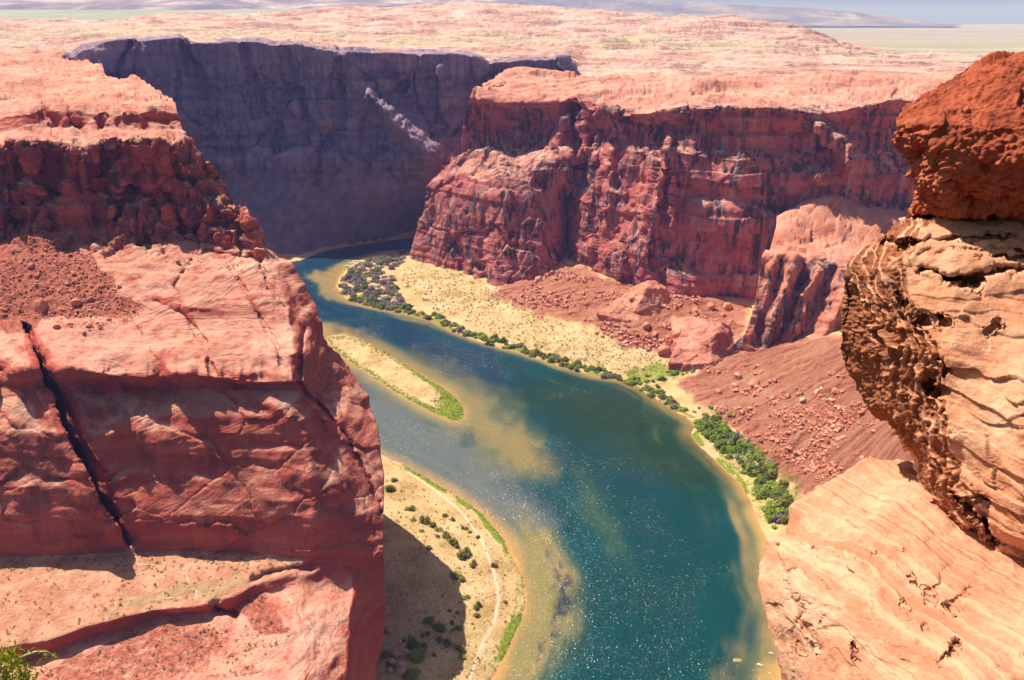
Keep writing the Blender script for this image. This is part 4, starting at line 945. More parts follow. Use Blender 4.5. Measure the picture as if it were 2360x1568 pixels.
feats = [([(2040, 556), (2100, 558), (2200, 552), (2330, 545)], 5, .16, 2), ([(2115, 585), (2250, 575), (2360, 580)], 3.5, .08, 2), ([(2250, 595), (2360, 592)], 4, .12, 2),
         ([(2130, 622), (2180, 640), (2240, 645), (2300, 628), (2400, 618)], (6, 11), .30, 2), ([(2180, 640), (2250, 655)], 9, .22, 2),
         ([(2115, 735), (2140, 732)], 8, .14, 2), ([(2160, 730), (2180, 742)], 5, .12, 2), ([(2140, 895), (2165, 902)], 10, .16, 2), ([(2170, 830), (2180, 860)], 3, .10, 2), ([(2100, 720), (2080, 690), (2060, 655)], 3, .05, 2),
         ([(2225, 1225), (2290, 1290), (2340, 1320)], (8, 10), .30, 2), ([(2255, 1200), (2300, 1260)], 3, .14, 2), ([(2190, 1135), (2230, 1175), (2270, 1210)], 4, .12, 2), ([(2245, 1120), (2265, 1150)], 3, .1, 2),
         ([(2280, 755), (2300, 750)], 4, .08, 2), ([(2120, 1000), (2180, 1010)], 20, -.05, 2)]
Y = features(G, feats, 4)
V = pos(G[..., 0], G[..., 1], Y); xp, yp = G[..., 0], G[..., 1]
ridge = [(2120, 480), (2075, 545), (2035, 600), (2050, 690), (2084, 757), (2111, 817), (2125, 883), (2128, 935), (2143, 1000), (2153, 1078), (2165, 1130), (2215, 1200), (2240, 1250), (2320, 1322)]
rx = np.interp(yp, [p[1] for p in ridge], [p[0] for p in ridge])
u_ = xp - rx - 16 + 20 * fbm(np.stack([xp / 40, yp / 60, 0 * xp], -1), 3, 151)
rib = sum(np.exp(-((u_ - c_ + 5 * fbm(np.stack([xp / 18, yp / 26, c_ + 0 * xp], -1), 3, 172)) / w_)**2) for c_, w_ in ((-92, 3), (-66, 4), (-40, 3), (-14, 5), (12, 4), (34, 5)))
pit = sstep(58, 0, u_) * (1 - .9 * np.clip(rib, 0, 1)); pit = pit * sstep(-.75, -.1, fbm(np.stack([xp / 14, yp / 14, 0 * xp], -1), 3, 173) + .9 * sstep(50, 5, u_) - .35)
npad = 12
V = wrap_left(V, G, npad, 330, 2.6); pit = pad_cols(pad_cols(pit, npad, 'L'), npad, 'R')
nrm = grid_normals(V); c = V.reshape(-1, 3).mean(0) + np.array([1.0, 2.5, -1.0])
if (nrm * (V - c)).sum(-1).mean() < 0: nrm = -nrm
f1, f2, _ = worley(V / .048 + fbm(V / .1, 2, 153)[..., None] * .3, 152)
d = fbm(V / .8, 4, 154) * .05 + fbm(V / .16, 4, 155) * .014
bd = fbm((V @ np.array([.86, .25, .28]))[..., None] * np.array([3.2, 0, 0]) + fbm(V / .7, 2, 157)[..., None] * .4, 3, 156)
d = d + pit * ((.5 - f1) * .05 + bd * .07 - .03) + (1 - pit) * (fbm(V * np.array([1.5, 1.5, 9]), 3, 158) * .016 + beds(V[..., 2] - .12 * V[..., 0] + fbm(V / .9, 3, 159) * .12, .11, 160) * .05 + facets((V + (fbm(V / .4, 3, 165) * .1)[..., None]) / np.array([.7, .7, .35]), 166)[0] * .05)
V = V + nrm * d[..., None]
o = grid_mesh('sandstone_block', V, M_block, {'pitted': pit}); tag(o, 'pale layered sandstone block with a dark pitted overhanging left face', 'rock')

Gl = [
 [(2040, 1062, 9.6), (2120, 1075, 9.4), (2360, 1160, 9), (3500, 1210, 8.5)],
 [(2001, 1058, 8.3), (2100, 1066, 8.2), (2360, 1150, 7.8), (3500, 1200, 7)],
 [(1926, 1114, 7.95), (2100, 1140, 7.2), (2360, 1240, 6.6), (3500, 1300, 6)],
 [(1818, 1168, 7.55), (2000, 1200, 6.7), (2200, 1300, 5.9), (2360, 1330, 5.6), (3500, 1360, 5.0)],
 [(1811, 1230, 7.3), (2000, 1245, 6.4), (2200, 1340, 5.6), (2360, 1365, 5.3), (3500, 1395, 4.7)],
 [(1770, 1246, 7.15), (2000, 1290, 6.1), (2200, 1380, 5.3), (2360, 1400, 5.0), (3500, 1430, 4.5)],
 [(1748, 1335, 6.7), (1950, 1400, 5.6), (2200, 1450, 4.9), (2360, 1480, 4.6), (3500, 1500, 4.2)],
 [(1763, 1425, 6.3), (1950, 1480, 5.3), (2200, 1540, 4.5), (2360, 1560, 4.3), (3500, 1580, 4)],
 [(1800, 1540, 5.9), (1950, 1570, 5.0), (2200, 1620, 4.2), (3500, 1660, 3.8)],
 [(1815, 1720, 5.5), (1950, 1740, 4.6), (2200, 1780, 3.9), (3500, 1830, 3.6)],
]
G = loft(Gl, 600, 1.6, (1.4, 1.4))
feats = [([(2165, 1535), (2205, 1480)], 5, .05, 2), ([(2190, 1400), (2240, 1360)], 7, .05, 2), ([(2140, 1370), (2180, 1320)], 6, .04, 2),
         ([(1845, 1440), (1870, 1475)], 6, .04, 2), ([(1800, 1260), (1840, 1400), (1880, 1500)], 9, .05, 2), ([(2010, 1280), (2030, 1290)], 6, .04, 2)]
for k in range(46):
    x = random.uniform(1820, 2140); y = random.uniform(1230, 1520); l = random.uniform(5, 22)
    feats.append(([(x, y), (x + l * .45, y + l)], random.uniform(2, 4.0), random.uniform(.012, .03), 2))
Y = features(G, feats, 5)
V = pos(G[..., 0], G[..., 1], Y)
V = wrap_left(V, G, npad, 300, 2.2)
nrm = grid_normals(V); c = V.reshape(-1, 3).mean(0) + np.array([1.0, 2.0, -1.5])
if (nrm * (V - c)).sum(-1).mean() < 0: nrm = -nrm
sd = V @ np.array([.80, .10, -.18])
d = fbm(V / .9, 4, 161) * .05 + fbm(V / .14, 4, 162) * .016 + fbm((sd + .12 * fbm(V / .6, 3, 164))[..., None] * np.array([6.5, 0, 0]), 3, 163) * .02 + beds(sd + fbm(V / .6, 3, 164) * .06, .075, 167) * .035 + beds(sd + fbm(V / .6, 3, 164) * .06, .21, 168) * .035 + facets((V + (fbm(V / .4, 3, 169) * .08)[..., None]) / np.array([.5, .5, .5]), 170)[0] * .010
V = V + nrm * d[..., None]
o = grid_mesh('sandstone_ledge', V, M_ledge, None); tag(o, 'cream sandstone ledge with slanting layers at the lower right above the river', 'rock')

# ------------------------------------------------------------------ ray lookup for placing things
bpy.context.view_layer.update()
DG = bpy.context.evaluated_depsgraph_get()
def hit(x, y):
    dx, dy, dz = ray(x, y); dv = Vector((float(dx), float(dy), float(dz))).normalized()
    ok, loc, nor, _, ob, _ = S.ray_cast(DG, Vector((0, 0, CAMZ)), dv)
    return (loc, nor, ob.name) if ok else (None, None, None)
def px_size(loc, px):       # metres for a length in picture pixels at that point
    return px / F * (loc.y * cp - (loc.z - CAMZ) * sp)

# ------------------------------------------------------------------ boulders
def rock_data(name, seed, mat, sub=3, flat=.8, angular=.5):
    r = np.random.default_rng(seed)
    import bmesh
    bm = bmesh.new(); bmesh.ops.create_icosphere(bm, subdivisions=sub, radius=1)
    V = np.array([v.co[:] for v in bm.verts]); Fc = np.array([[v.index for v in f.verts] for f in bm.faces]); bm.free()
    for k in range(int(9 + 7 * angular)):                      # chop with planes for flat facets
        nv = r.normal(size=3); nv /= np.linalg.norm(nv); dd = r.uniform(.55, .92)
        s = V @ nv - dd; V = V - np.where(s > 0, s, 0)[:, None] * nv * (.6 + .4 * angular)
    V = V * np.array([1, r.uniform(.7, 1.0), flat])
    d = fbm(V * 2.2 + seed, 4, seed) * .07 + fbm(V * np.array([1, 1, 7.0]) + seed, 2, seed + 3) * .035
    V = V * (1 + d[:, None])
    return raw_mesh_data(name, V, Fc, mat, None, True)
M_rockr = rock_mat('red_boulder_rock', ((.36, .10, .055), (.56, .20, .12), (.70, .38, .26)), unit=.5, xbed=.5, xcell=.05, xfreq=.5)
M_rockp = rock_mat('pale_boulder_rock', ((.44, .22, .15), (.60, .34, .24), (.74, .50, .38)), unit=.5, xbed=.5, xcell=.05, xfreq=.5)
ROCK = {(c_, k): rock_data('boulder', 10 + k * 3 + (50 if c_ == 'p' else 0), M_rockr if c_ == 'r' else M_rockp, 3, (.85, .6, .75, .95)[k], (.5, .9, .7, .2)[k]) for c_ in 'rp' for k in range(4)}
def boulder(x, y, px, label, kind='r', v=0, rz=None, sink=.25, name='boulder', group=None, asp=1.0, hz=1.0):
    loc, nor, _ = hit(x, y)
    if loc is None: return None
    s = px_size(loc, px) / 2
    o = link(name, ROCK[(kind, v)]); o.location = loc + Vector((0, 0, s * (.55 - sink) * hz)); o.scale = (s * asp, s, s * hz)
    o.rotation_euler = (random.uniform(-.15, .15), random.uniform(-.15, .15), random.uniform(0, 6) if rz is None else rz)
    tag(o, label, 'boulder', group); return o
BL = [
 (97, 712, 38, 'round red boulder on the lit edge of the left ledge, largest there', 'r', 3), (176, 702, 24, 'red boulder on the rubble slope right of the round boulder', 'r', 0),
 (130, 755, 20, 'small red boulder on the pale rock below the round boulder', 'r', 2), (205, 752, 24, 'two-lumped red boulder on the pale rock shelf under the rubble slope', 'r', 1),
 (194, 769, 11, 'small dark red boulder just below the two-lumped one on the pale shelf', 'r', 0), (169, 632, 17, 'angular boulder high on the rubble slope by the shadow edge', 'r', 1),
 (72, 615, 18, 'boulder at the left border of the rubble slope', 'r', 2), (85, 640, 14, 'smaller boulder below the one at the left border of the rubble slope', 'r', 0),
 (118, 560, 16, 'boulder near the top of the rubble cone under the left cliff', 'r', 1), (155, 656, 14, 'flat boulder in the middle of the rubble slope', 'r', 1), (208, 690, 16, 'boulder at the right border of the rubble slope', 'r', 2),
 (276, 661, 13, 'dark boulder on the pale cross-bedded rock beside the rubble', 'r', 2), (268, 688, 9, 'small dark boulder lower on the cross-bedded rock', 'r', 0), (410, 606, 13, 'boulder on the cross-bedded rock at the edge of the shade', 'r', 0),
 (1694, 893, 24, 'pale split block in two slabs on the red slope, upper slab', 'p', 1), (1697, 902, 20, 'reddish lower slab of the split block on the red slope', 'r', 1),
 (1738, 888, 30, 'dark red crag standing on the red slope right of the split block', 'r', 2), (1655, 907, 18, 'crumbled red boulder above the river bank left of the split block', 'r', 0),
 (1700, 870, 26, 'long pale slab lying above the split block on the red slope', 'p', 1),
 (1790, 932, 22, 'cube-like red boulder in the dark rubble band on the right slope', 'r', 2), (1850, 925, 22, 'pale topped red boulder high on the right slope', 'p', 1), (1883, 905, 16, 'pale boulder near the fluted cliff foot on the right slope', 'p', 0),
 (1893, 898, 12, 'round pale boulder at the very top of the right slope', 'p', 3), (1927, 905, 24, 'brown boulder beside the overhanging near rock on the right slope', 'r', 2), (1915, 925, 18, 'pale flat boulder under the brown boulder on the right slope', 'p', 1),
 (1838, 912, 14, 'reddish boulder left of the pale topped one on the right slope', 'r', 0), (1745, 935, 12, 'small boulder at the left end of the dark rubble band', 'r', 2), (1820, 1000, 18, 'cluster boulder in the middle of the red slope', 'r', 1), (1870, 990, 14, 'lone red boulder right of the cluster boulder', 'r', 0),
 (1988, 955, 22, 'dark red boulder hard against the pitted near rock', 'r', 1),
 (1675, 712, 26, 'red boulder in front of the shaded wall behind the slab', 'r', 3), (1666, 728, 15, 'small cube-like boulder below the boulder by the shaded wall', 'r', 2), (1601, 722, 22, 'rounded red boulder in the rock pile above the tilted slab', 'r', 3), (1638, 712, 26, 'big blocky boulder in the rock pile above the tilted slab', 'r', 0),
 (1608, 735, 14, 'dark wedge boulder resting on top of the tilted slab', 'r', 1), (1617, 752, 13, 'boulder on the right end of the tilted slab', 'r', 2),
 (1490, 755, 22, 'boulder on the talus below the pyramid rock', 'r', 0), (1510, 773, 22, 'flat boulder right below the pyramid rock', 'r', 1), (1493, 776, 18, 'dark boulder left of the flat boulder on the talus', 'r', 2), (1540, 780, 15, 'boulder at the lower left of the tilted slab', 'r', 2),
 (1469, 793, 12, 'small boulder low on the talus over the sandy flat', 'r', 0), (1490, 803, 11, 'pale pebble-like boulder at the foot of the talus', 'p', 0), (1492, 808, 9, 'smaller boulder just under the pale one at the foot of the talus', 'r', 0), (1530, 815, 34, 'low crumbling mound of red rock at the foot of the talus', 'r', 0),
 (1280, 607, 13, 'block at the peak of the talus cone against the mesa', 'r', 1), (1260, 616, 10, 'block left of the peak of the talus cone', 'r', 2), (1205, 668, 11, 'dark block on the left side of the talus cone', 'r', 1), (1255, 690, 8, 'small block in the middle of the talus cone', 'r', 0), (1314, 722, 13, 'dark flat block low on the talus by the sandy flat', 'r', 1), (1450, 740, 8, 'small block left of the pyramid rock', 'r', 0),
 (896, 1455, 22, 'upright dark red block at the foot of the near cliff in the shade', 'r', 2),
]
for b in BL: boulder(b[0], b[1], b[2], b[3], b[4], b[5])
# sharp fallen blocks on the sand bank
for (x, y, px, lab, v, asp, hz) in ((923, 1485, 20, 'tall pointed pale block on the sand bank, topmost of the fallen blocks', 1, .5, 1.5), (912, 1510, 26, 'broad fallen block with orange side under the pointed block', 2, 1.1, .9), (938, 1508, 24, 'slanting fallen block beside the green bushes on the sand bank', 1, .6, 1.2),
                                    (905, 1528, 22, 'pale fallen block at the left of the pile on the sand bank', 0, .9, .9), (925, 1535, 26, 'long fallen block in the middle of the pile on the sand bank', 1, 1.3, .9), (928, 1552, 26, 'lowest wedge-shaped fallen block on the sand bank', 2, 1.1, 1.0), (900, 1548, 20, 'small fallen block at the lower left of the pile on the sand bank', 2, .8, .9)):
    boulder(x, y, px, lab, 'p', v, None, .2, asp=asp, hz=hz)
# rocks in the water
M_sub = plain_col('algae_rock', (.30, .24, .06), .8)
for x, y, px, lab, k in ((1700, 1522, 32, 'yellow-green flat rock just under the water by the near ledge', 's'), (1752, 1533, 22, 'orange rock breaking the water near the ledge', 'p'), (1778, 1506, 18, 'white-topped rock in the water against the ledge', 'p'), (1775, 1552, 10, 'smallest rock awash in the shallows by the ledge', 'p')):
    p_ = plan(x, y, 0); s = px / F * (p_[1] * cp + CAMZ * sp) / 2
    me = ROCK[('p', 1)]
    if k == 's': me = ROCK[('p', 1)].copy(); me.materials.clear(); me.materials.append(M_sub)
    o = link('river_rock', me); o.location = (p_[0], p_[1], -.05 if k != 's' else -.1); o.scale = (s, s * .7, s * .45 if k != 's' else s * .22); o.rotation_euler = (0, 0, -.3 if k == 'p' else .08)
    tag(o, lab, 'rock')

# large outcrops on the talus
def outcrop(rows, name, label, seed, mat, nx=70, amp=.9, back=14):
    rows = [[(x, y + 30, Y - 4) for x, y, Y in rows[0]]] + rows
    G = loft(rows, nx, 1.6, (1.2, 1.2)); V = pos(G[..., 0], G[..., 1], 1 / G[..., 2])
    nrm = grid_normals(V)
    if nrm[..., 1].mean() > 0: nrm = -nrm
    V = V + nrm * (fbm(V / 9, 4, seed) * amp + facets(V / 9, seed + 5)[0] * amp * 2.2 + fbm(V / 2.5, 3, seed + 1) * amp * .4)[..., None]
    V = curtain(V, 'L', None, 5, (2, back), -6, 6); V = curtain(V, 'R', None, 5, (2, back), -6, -6)
    vv = np.full(V.shape[:2], .4)
    o = grid_mesh(name, V, mat, {'varnish': vv, 'sunlit_tint': sunlit_mask(V, .4, .85) * .7}); tag(o, label, 'rock'); return o
outcrop([[(1375, 722, 773), (1440, 738, 761), (1495, 748, 755), (1550, 720, 773)], [(1384, 709, 785), (1440, 718, 771), (1480, 728, 763), (1520, 725, 765), (1548, 705, 781)],
         [(1415, 692, 791), (1460, 690, 779), (1478, 690, 773), (1520, 690, 776), (1546, 690, 788)], [(1445, 672, 797), (1470, 668, 791), (1490, 664, 781), (1520, 664, 785), (1538, 668, 797)],
         [(1474, 655, 801), (1485, 648, 797), (1496, 645, 795), (1510, 650, 799), (1525, 656, 805)], [(1476, 656, 813), (1496, 650, 815), (1524, 658, 815)]], 'rock_outcrop', 'pyramid-shaped red rock jutting from the talus below the mesa', 171, M_butt)
outcrop([[(1540, 835, 676), (1590, 840, 670), (1640, 835, 666), (1690, 825, 684)], [(1552, 808, 692), (1590, 818, 682), (1640, 812, 678), (1684, 800, 698)],
         [(1552, 785, 706), (1590, 790, 698), (1630, 780, 688), (1655, 765, 688), (1684, 775, 708)], [(1548, 755, 724), (1590, 752, 720), (1640, 748, 714), (1660, 745, 714), (1682, 752, 724)],
         [(1545, 735, 740), (1580, 728, 740), (1610, 734, 738), (1664, 744, 732), (1676, 746, 736)], [(1548, 734, 754), (1610, 736, 752), (1674, 748, 750)]], 'rock_outcrop', 'tilted sandstone slab with a smooth lit face above the green river bank', 175, M_butt)

# ------------------------------------------------------------------ shrubs
def leaf_cloud(n, seed, r=(1, 1, .8), clumps=9, leaf=.13, upright=0.0):
    g = np.random.default_rng(seed)
    cc = g.normal(size=(clumps, 3)); cc /= np.linalg.norm(cc, axis=1, keepdims=True); cc *= g.uniform(.25, .72, (clumps, 1)); cc[:, 2] = np.abs(cc[:, 2]) * .9 + .12
    rad = g.uniform(.22, .46, clumps)
    k = g.integers(0, clumps, n); d = g.normal(size=(n, 3)); d /= np.linalg.norm(d, axis=1, keepdims=True)
    p = cc[k] + d * (rad[k] * g.uniform(.35, 1.05, n)**.5)[:, None]; p[:, 2] = np.maximum(p[:, 2], .02)
    p = p * np.array(r)
    nn = g.normal(size=(n, 3)) * .55 + d * .6 + np.array([0, 0, .75 - .5 * upright]); nn /= np.linalg.norm(nn, axis=1, keepdims=True)
    a = np.cross(nn, g.normal(size=(n, 3))); a[:, 2] += upright * .8; a /= np.linalg.norm(a, axis=1, keepdims=True) + 1e-6
    b = np.cross(nn, a); b /= np.linalg.norm(b, axis=1, keepdims=True) + 1e-6
    s = leaf * 1.15 * g.uniform(.6, 1.3, n)[:, None]; a = a * s * (1 + upright); b = b * s * (.85 - .35 * upright)
    V = np.stack([p - a, p + b * .8, p + a, p - b * .8], 1).reshape(-1, 3); Fc = np.arange(4 * n).reshape(n, 4)
    return V, Fc
M_green = leaf_mat('bright_leaves', (.18, .26, .02), (.40, .47, .06), .45)
M_olive = leaf_mat('olive_leaves', (.20, .20, .035), (.42, .38, .09), .35)
M_grey = leaf_mat('grey_twigs', (.22, .165, .14), (.40, .32, .28), .2)
M_deep = leaf_mat('deep_green_leaves', (.11, .17, .025), (.24, .30, .06), .4)
M_stem = plain_col('stem_bark', (.20, .13, .09), .9)
def shrub_kind(name, mat, nvar, n, **kw):
    out = []
    for k in range(nvar):
        V, Fc = leaf_cloud(n, 200 + k * 7 + len(name), **kw); out.append(raw_mesh_data(name, V, Fc, mat, None, False))
    return out
SH = {'green': shrub_kind('river_bush', M_green, 4, 420), 'deep': shrub_kind('river_bush', M_deep, 3, 420), 'grey': shrub_kind('thicket_bush', M_grey, 4, 380, leaf=.11, upright=.5),
      'olive': shrub_kind('sand_shrub', M_olive, 4, 300, upright=.7, leaf=.16, clumps=7), 'lgreen': shrub_kind('sand_shrub', M_green, 3, 360, upright=.5)}
def stem_data():
    Vs, Fs = [], []; g = np.random.default_rng(5)
    for k in range(6):
        a = g.uniform(0, 6.28); tip = np.array([math.cos(a) * .4, math.sin(a) * .4, .55]); o0 = len(Vs) * 1
        for f in range(4):
            p = tip * f / 3; w = .035 * (1 - f / 4)
            for j in range(3): Vs.append(p + w * np.array([math.cos(j * 2.1), math.sin(j * 2.1), 0]))
        b0 = k * 12
        for f in range(3):
            for j in range(3): Fs.append([b0 + f * 3 + j, b0 + f * 3 + (j + 1) % 3, b0 + f * 3 + 3 + (j + 1) % 3, b0 + f * 3 + 3 + j])
    return raw_mesh_data('stem', np.array(Vs), np.array(Fs), M_stem)
STEM = stem_data()
def shrub(kind, name, x, y, px, label, group=None, tall=1.0, stems=False, only=('ground',)):
    loc, nor, on = hit(x, y)
    if loc is None or (only and on not in only): return None
    if loc.z < .04: return None
    s = px_size(loc, px) / 2
    o = link(name, random.choice(SH[kind])); o.location = loc - Vector((0, 0, .06 * s)); k = random.uniform(.75, 1.3)
    o.scale = (s * k, s * random.uniform(.9, 1.1), s * tall * random.uniform(.6, 1.45)); o.rotation_euler = (0, 0, random.uniform(0, 6.28))
    tag(o, label, 'bush', group)
    if stems: st = link('stem', STEM, o)
    return o
placed = []
sandsh = [(485,375,60),(500,450,46),(575,460,66),(560,530,42),(635,490,56),(672,520,56),(665,565,36),(725,555,56),(710,425,40),(760,605,74),(600,650,38),(850,690,76),(770,455,40),(780,840,64),(828,868,52),(905,760,50),(935,1048,52),(935,1112,44),(855,985,50),(610,1145,66),(670,1200,80),(765,1165,38),(795,1200,50),(675,1280,50),(728,1300,56),(815,1335,66),(840,1400,52),(600,1240,42),(490,1310,100),(562,1330,66),(515,1400,100),(490,1512,110),(330,240,70),(362,180,50),(340,1470,70),(312,1385,56),(1050,765,44),(745,1085,34),(805,1095,34),(1195,1250,40),(775,1525,26),(640,1385,36),(1130,1020,30),(885,540,34),(940,575,28),(850,515,36),(800,640,40),(420,1290,40),(430,1540,50),(560,1250,34)]
shade_desc = ['beside the cliff shadow', 'on the open pale sand', 'near the sandy track', 'by the fallen blocks', 'at the water side of the bank']
notable = {0: 'green rounded bush highest on the sand bank clear of the shadow', 5: 'olive bush in the middle of the upper row on the sand bank', 9: 'wide olive bush left of the dense row on the sand bank', 11: 'wide green and olive bush right of the shadow in mid sand bank', 13: 'bright green bush left of a darker twin below mid sand bank', 14: 'darker olive bush touching the bright green bush below mid sand bank',
           16: 'round olive bush on pale sand, upper of two beside the shadow tip', 17: 'round olive bush on pale sand, lower of two beside the shadow tip', 20: 'biggest round green bush just below the shadow tip', 25: 'two-tone olive bush alone on pale sand low on the bank', 28: 'large green bush above the fallen blocks on the sand bank', 30: 'large spreading green bush right of the fallen blocks', 31: 'large grey-green bush lowest on the sand bank', 32: 'dark green bush tucked against the near cliff at the top of the shadow'}
for i, (cx_, cy_, w) in enumerate(sandsh):
    k = 'lgreen' if i in (0, 13, 19, 20, 28, 30, 31, 32, 34, 35, 39) else 'olive'
    shrub(k, 'sand_shrub', 787 + cx_ * .3337, 1045 + cy_ * .3337 + w * .08, w * .3337 * 1.4, notable.get(i, 'small olive shrub among the scattered shrubs of the sand bank below the near cliff'), None if i in notable else 'small shrubs on the sand bank', .95, i in notable)

def along(pl, n):
    """points spread along a picture polyline with the local normal"""
    pl = [np.array(p, float) for p in pl]; ls = [np.linalg.norm(b - a) for a, b in zip(pl[:-1], pl[1:])]; T = sum(ls); out = []
    for i in range(n):
        t = (i + random.random()) / n * T
        for a, b, l in zip(pl[:-1], pl[1:], ls):
            if t <= l: e = (b - a) / l; out.append((a + e * t, np.array([e[1], -e[0]]))); break
            t -= l
    return out
strip = bankR[9:22]
for p_, nn in along(strip, 185):
    off = random.uniform(4, 20) * (.55 + .45 * sstep(800, 1100, p_[0])); k = random.choice(['green', 'green', 'green', 'deep', 'olive', 'grey'])
    shrub(k, 'river_bush', p_[0] + nn[0] * off, p_[1] + nn[1] * off + 3, random.uniform(11, 26), 'green bush in the narrow strip of bushes along the far river bank', 'green bushes along the far river bank', .9)
for i in range(26):
    x = random.uniform(1455, 1660); y = 886 - (x - 1455) * .24 + random.uniform(-12, 8)
    shrub(random.choice(['green', 'deep', 'green']), 'river_bush', x, y, random.uniform(10, 22), 'bright green bush in the grassy inlet below the tilted slab', 'bushes of the grassy inlet', .9)
low = [(1600, 985), (1650, 1035), (1700, 1085), (1740, 1135), (1762, 1190), (1780, 1225)]
for p_, nn in along(low, 175):
    off = random.uniform(8, 72) * (.55 + .45 * sstep(980, 1100, p_[1])); k = random.choice(['green', 'green', 'olive', 'deep', 'grey'] if off > 25 else ['green', 'green', 'green', 'deep'])
    shrub(k, 'bank_bush', p_[0] + nn[0] * off, p_[1] + nn[1] * off, random.uniform(20, 44), 'leafy bush in the dense thicket on the right bank above the cream ledge', 'thicket on the right river bank', .95)
for x, y, w in ((1640, 940, 20), (1655, 960, 26), (1685, 955, 24), (1672, 975, 22), (1525, 905, 18), (1545, 918, 20), (1515, 893, 18), (1600, 950, 14), (1612, 940, 12), (1505, 880, 14)):
    shrub('olive' if w < 20 else 'green', 'bank_bush', x, y, w, 'olive-green bush on the stony bank between the inlet and the right thicket', 'bushes on the stony bank', .8)
tp = [(786, 650), (800, 620), (842, 596), (935, 580), (930, 600), (905, 640), (925, 690), (955, 712), (900, 712), (830, 693), (795, 675)]
nk = 0; tries = 0
while nk < 240 and tries < 3000:
    tries += 1; x = random.uniform(780, 960); y = random.uniform(580, 715)
    if not inside(np.array([x]), np.array([y]), tp)[0]: continue
    if 868 < x < 915 and 606 < y < 640 and random.random() < .75: continue
    if shrub(random.choice(['grey', 'grey', 'grey', 'deep']), 'thicket_bush', x, y + 3, random.uniform(14, 29), 'grey bare-twigged bush in the thicket on the inner river bend', 'grey thicket of the inner bend', .85): nk += 1
for i in range(26):
    x = random.uniform(802, 905); y = 566 - (x - 802) * .13 - random.uniform(0, 12)
    shrub(random.choice(['deep', 'grey', 'deep']), 'far_bush', x, y, random.uniform(8, 15), 'dark bush on the small sandbar under the far canyon wall', 'bushes on the far sandbar', .9, False, None)

# ------------------------------------------------------------------ scattered small stuff
def scatter(name, region, n, px, mat, shape='rock', kind='stuff', seed=0, only=None, dens=None):
    g = np.random.default_rng(seed); x0 = min(p[0] for p in region); x1 = max(p[0] for p in region); y0 = min(p[1] for p in region); y1 = max(p[1] for p in region)
    octv = np.array([(1, 0, 0), (-1, 0, 0), (0, 1, 0), (0, -1, 0), (0, 0, 1), (0, 0, -1)], float); octf = np.array([(0, 2, 4), (2, 1, 4), (1, 3, 4), (3, 0, 4), (2, 0, 5), (1, 2, 5), (3, 1, 5), (0, 3, 5)])
    Vs, Fs = [], []; nv = 0; c = 0; tries = 0
    while c < n and tries < n * 8:
        tries += 1; x = g.uniform(x0, x1); y = g.uniform(y0, y1)
        if not inside(np.array([x]), np.array([y]), region)[0]: continue
        if dens is not None and g.random() > dens(x, y): continue
        loc, nor, on = hit(x, y)
        if loc is None or (only and on not in only) or loc.z < .1: continue
        s = px_size(loc, px[0] + (px[1] - px[0]) * g.random()**3.5) / 2; l = np.array(loc)
        if shape == 'rock':
            v = octv * g.uniform(.6, 1.2, (6, 1)); R = np.linalg.qr(g.normal(size=(3, 3)))[0]; v = v @ R * np.array([1, 1, .75]) * s + l + np.array([0, 0, s * .3]); f = octf
        else:
            m = 10; p = g.normal(size=(m, 3)) * np.array([.45, .45, .3]); p[:, 2] = np.abs(p[:, 2]) + .1
            a = g.normal(size=(m, 3)) * .5; b = g.normal(size=(m, 3)) * .5; a[:, 2] += .4
            v = (np.stack([p, p + a, p + b], 1).reshape(-1, 3)) * s + l; f = np.arange(3 * m).reshape(m, 3)
        Vs.append(v); Fs.append(f + nv); nv += len(v); c += 1
    if not Vs: return
    o = raw_mesh(name, np.concatenate(Vs), np.concatenate(Fs), mat, None, kind, False)
    return o
def clus(x, y):
    return float(sstep(-.15, .5, fbm(np.array([[x / 60 + y / 90, y / 22, 3.0]]), 3, 181)[0]))
M_scrub = leaf_mat('dry_scrub', (.11, .10, .025), (.26, .23, .07), .2)
M_grass = leaf_mat('green_grass', (.17, .24, .02), (.36, .42, .05), .3)
scatter('rubble', [(0, 600), (90, 530), (130, 530), (215, 600), (330, 725), (270, 745), (210, 770), (90, 730), (0, 735)], 2200, (1.5, 10), M_rockr, seed=1)
scatter('rubble', [(330, 590), (560, 590), (600, 620), (400, 625)], 120, (1.5, 6), M_rockr, seed=2)
scatter('rubble', [(1170, 690), (1280, 608), (1400, 650), (1560, 650), (1690, 740), (1690, 800), (1560, 815), (1440, 800), (1300, 740)], 2000, (1.6, 16), M_rockr, seed=3, dens=clus)
scatter('rubble', [(1600, 860), (1700, 840), (1950, 860), (2020, 960), (2010, 1040), (1900, 1130), (1850, 1150), (1760, 1050), (1640, 940)], 2600, (1.6, 17), M_rockr, dens=clus, seed=4, only=('ground',))
scatter('rubble', [(400, 310), (560, 480), (610, 560), (540, 570), (440, 440), (300, 330), (330, 290)], 260, (2, 9), M_rockp, seed=5, only=('near_cliff',))
scatter('rubble', [(100, 1560), (330, 1440), (520, 1420), (600, 1370), (880, 1330), (860, 1560), (400, 1565)], 500, (1.2, 4), M_rockr, seed=6, only=('near_cliff',))
scatter('rubble', [(1440, 880), (1500, 895), (1600, 960), (1700, 1010), (1640, 1000), (1560, 950)], 160, (2, 7), M_rockp, seed=7, only=('ground',))
scatter('scrub', [(0, 1290), (320, 1262), (730, 1290), (690, 1306), (590, 1345), (500, 1392), (350, 1409), (0, 1490)], 1300, (1.8, 8.5), M_scrub, 'tuft', seed=8, dens=lambda x, y: 1.0 if y < 1318 - abs(x - 300) * .01 else .28)
scatter('scrub', [(100, 1560), (330, 1440), (520, 1420), (600, 1370), (670, 1460), (560, 1560)], 750, (1.6, 9), M_scrub, 'tuft', seed=9)
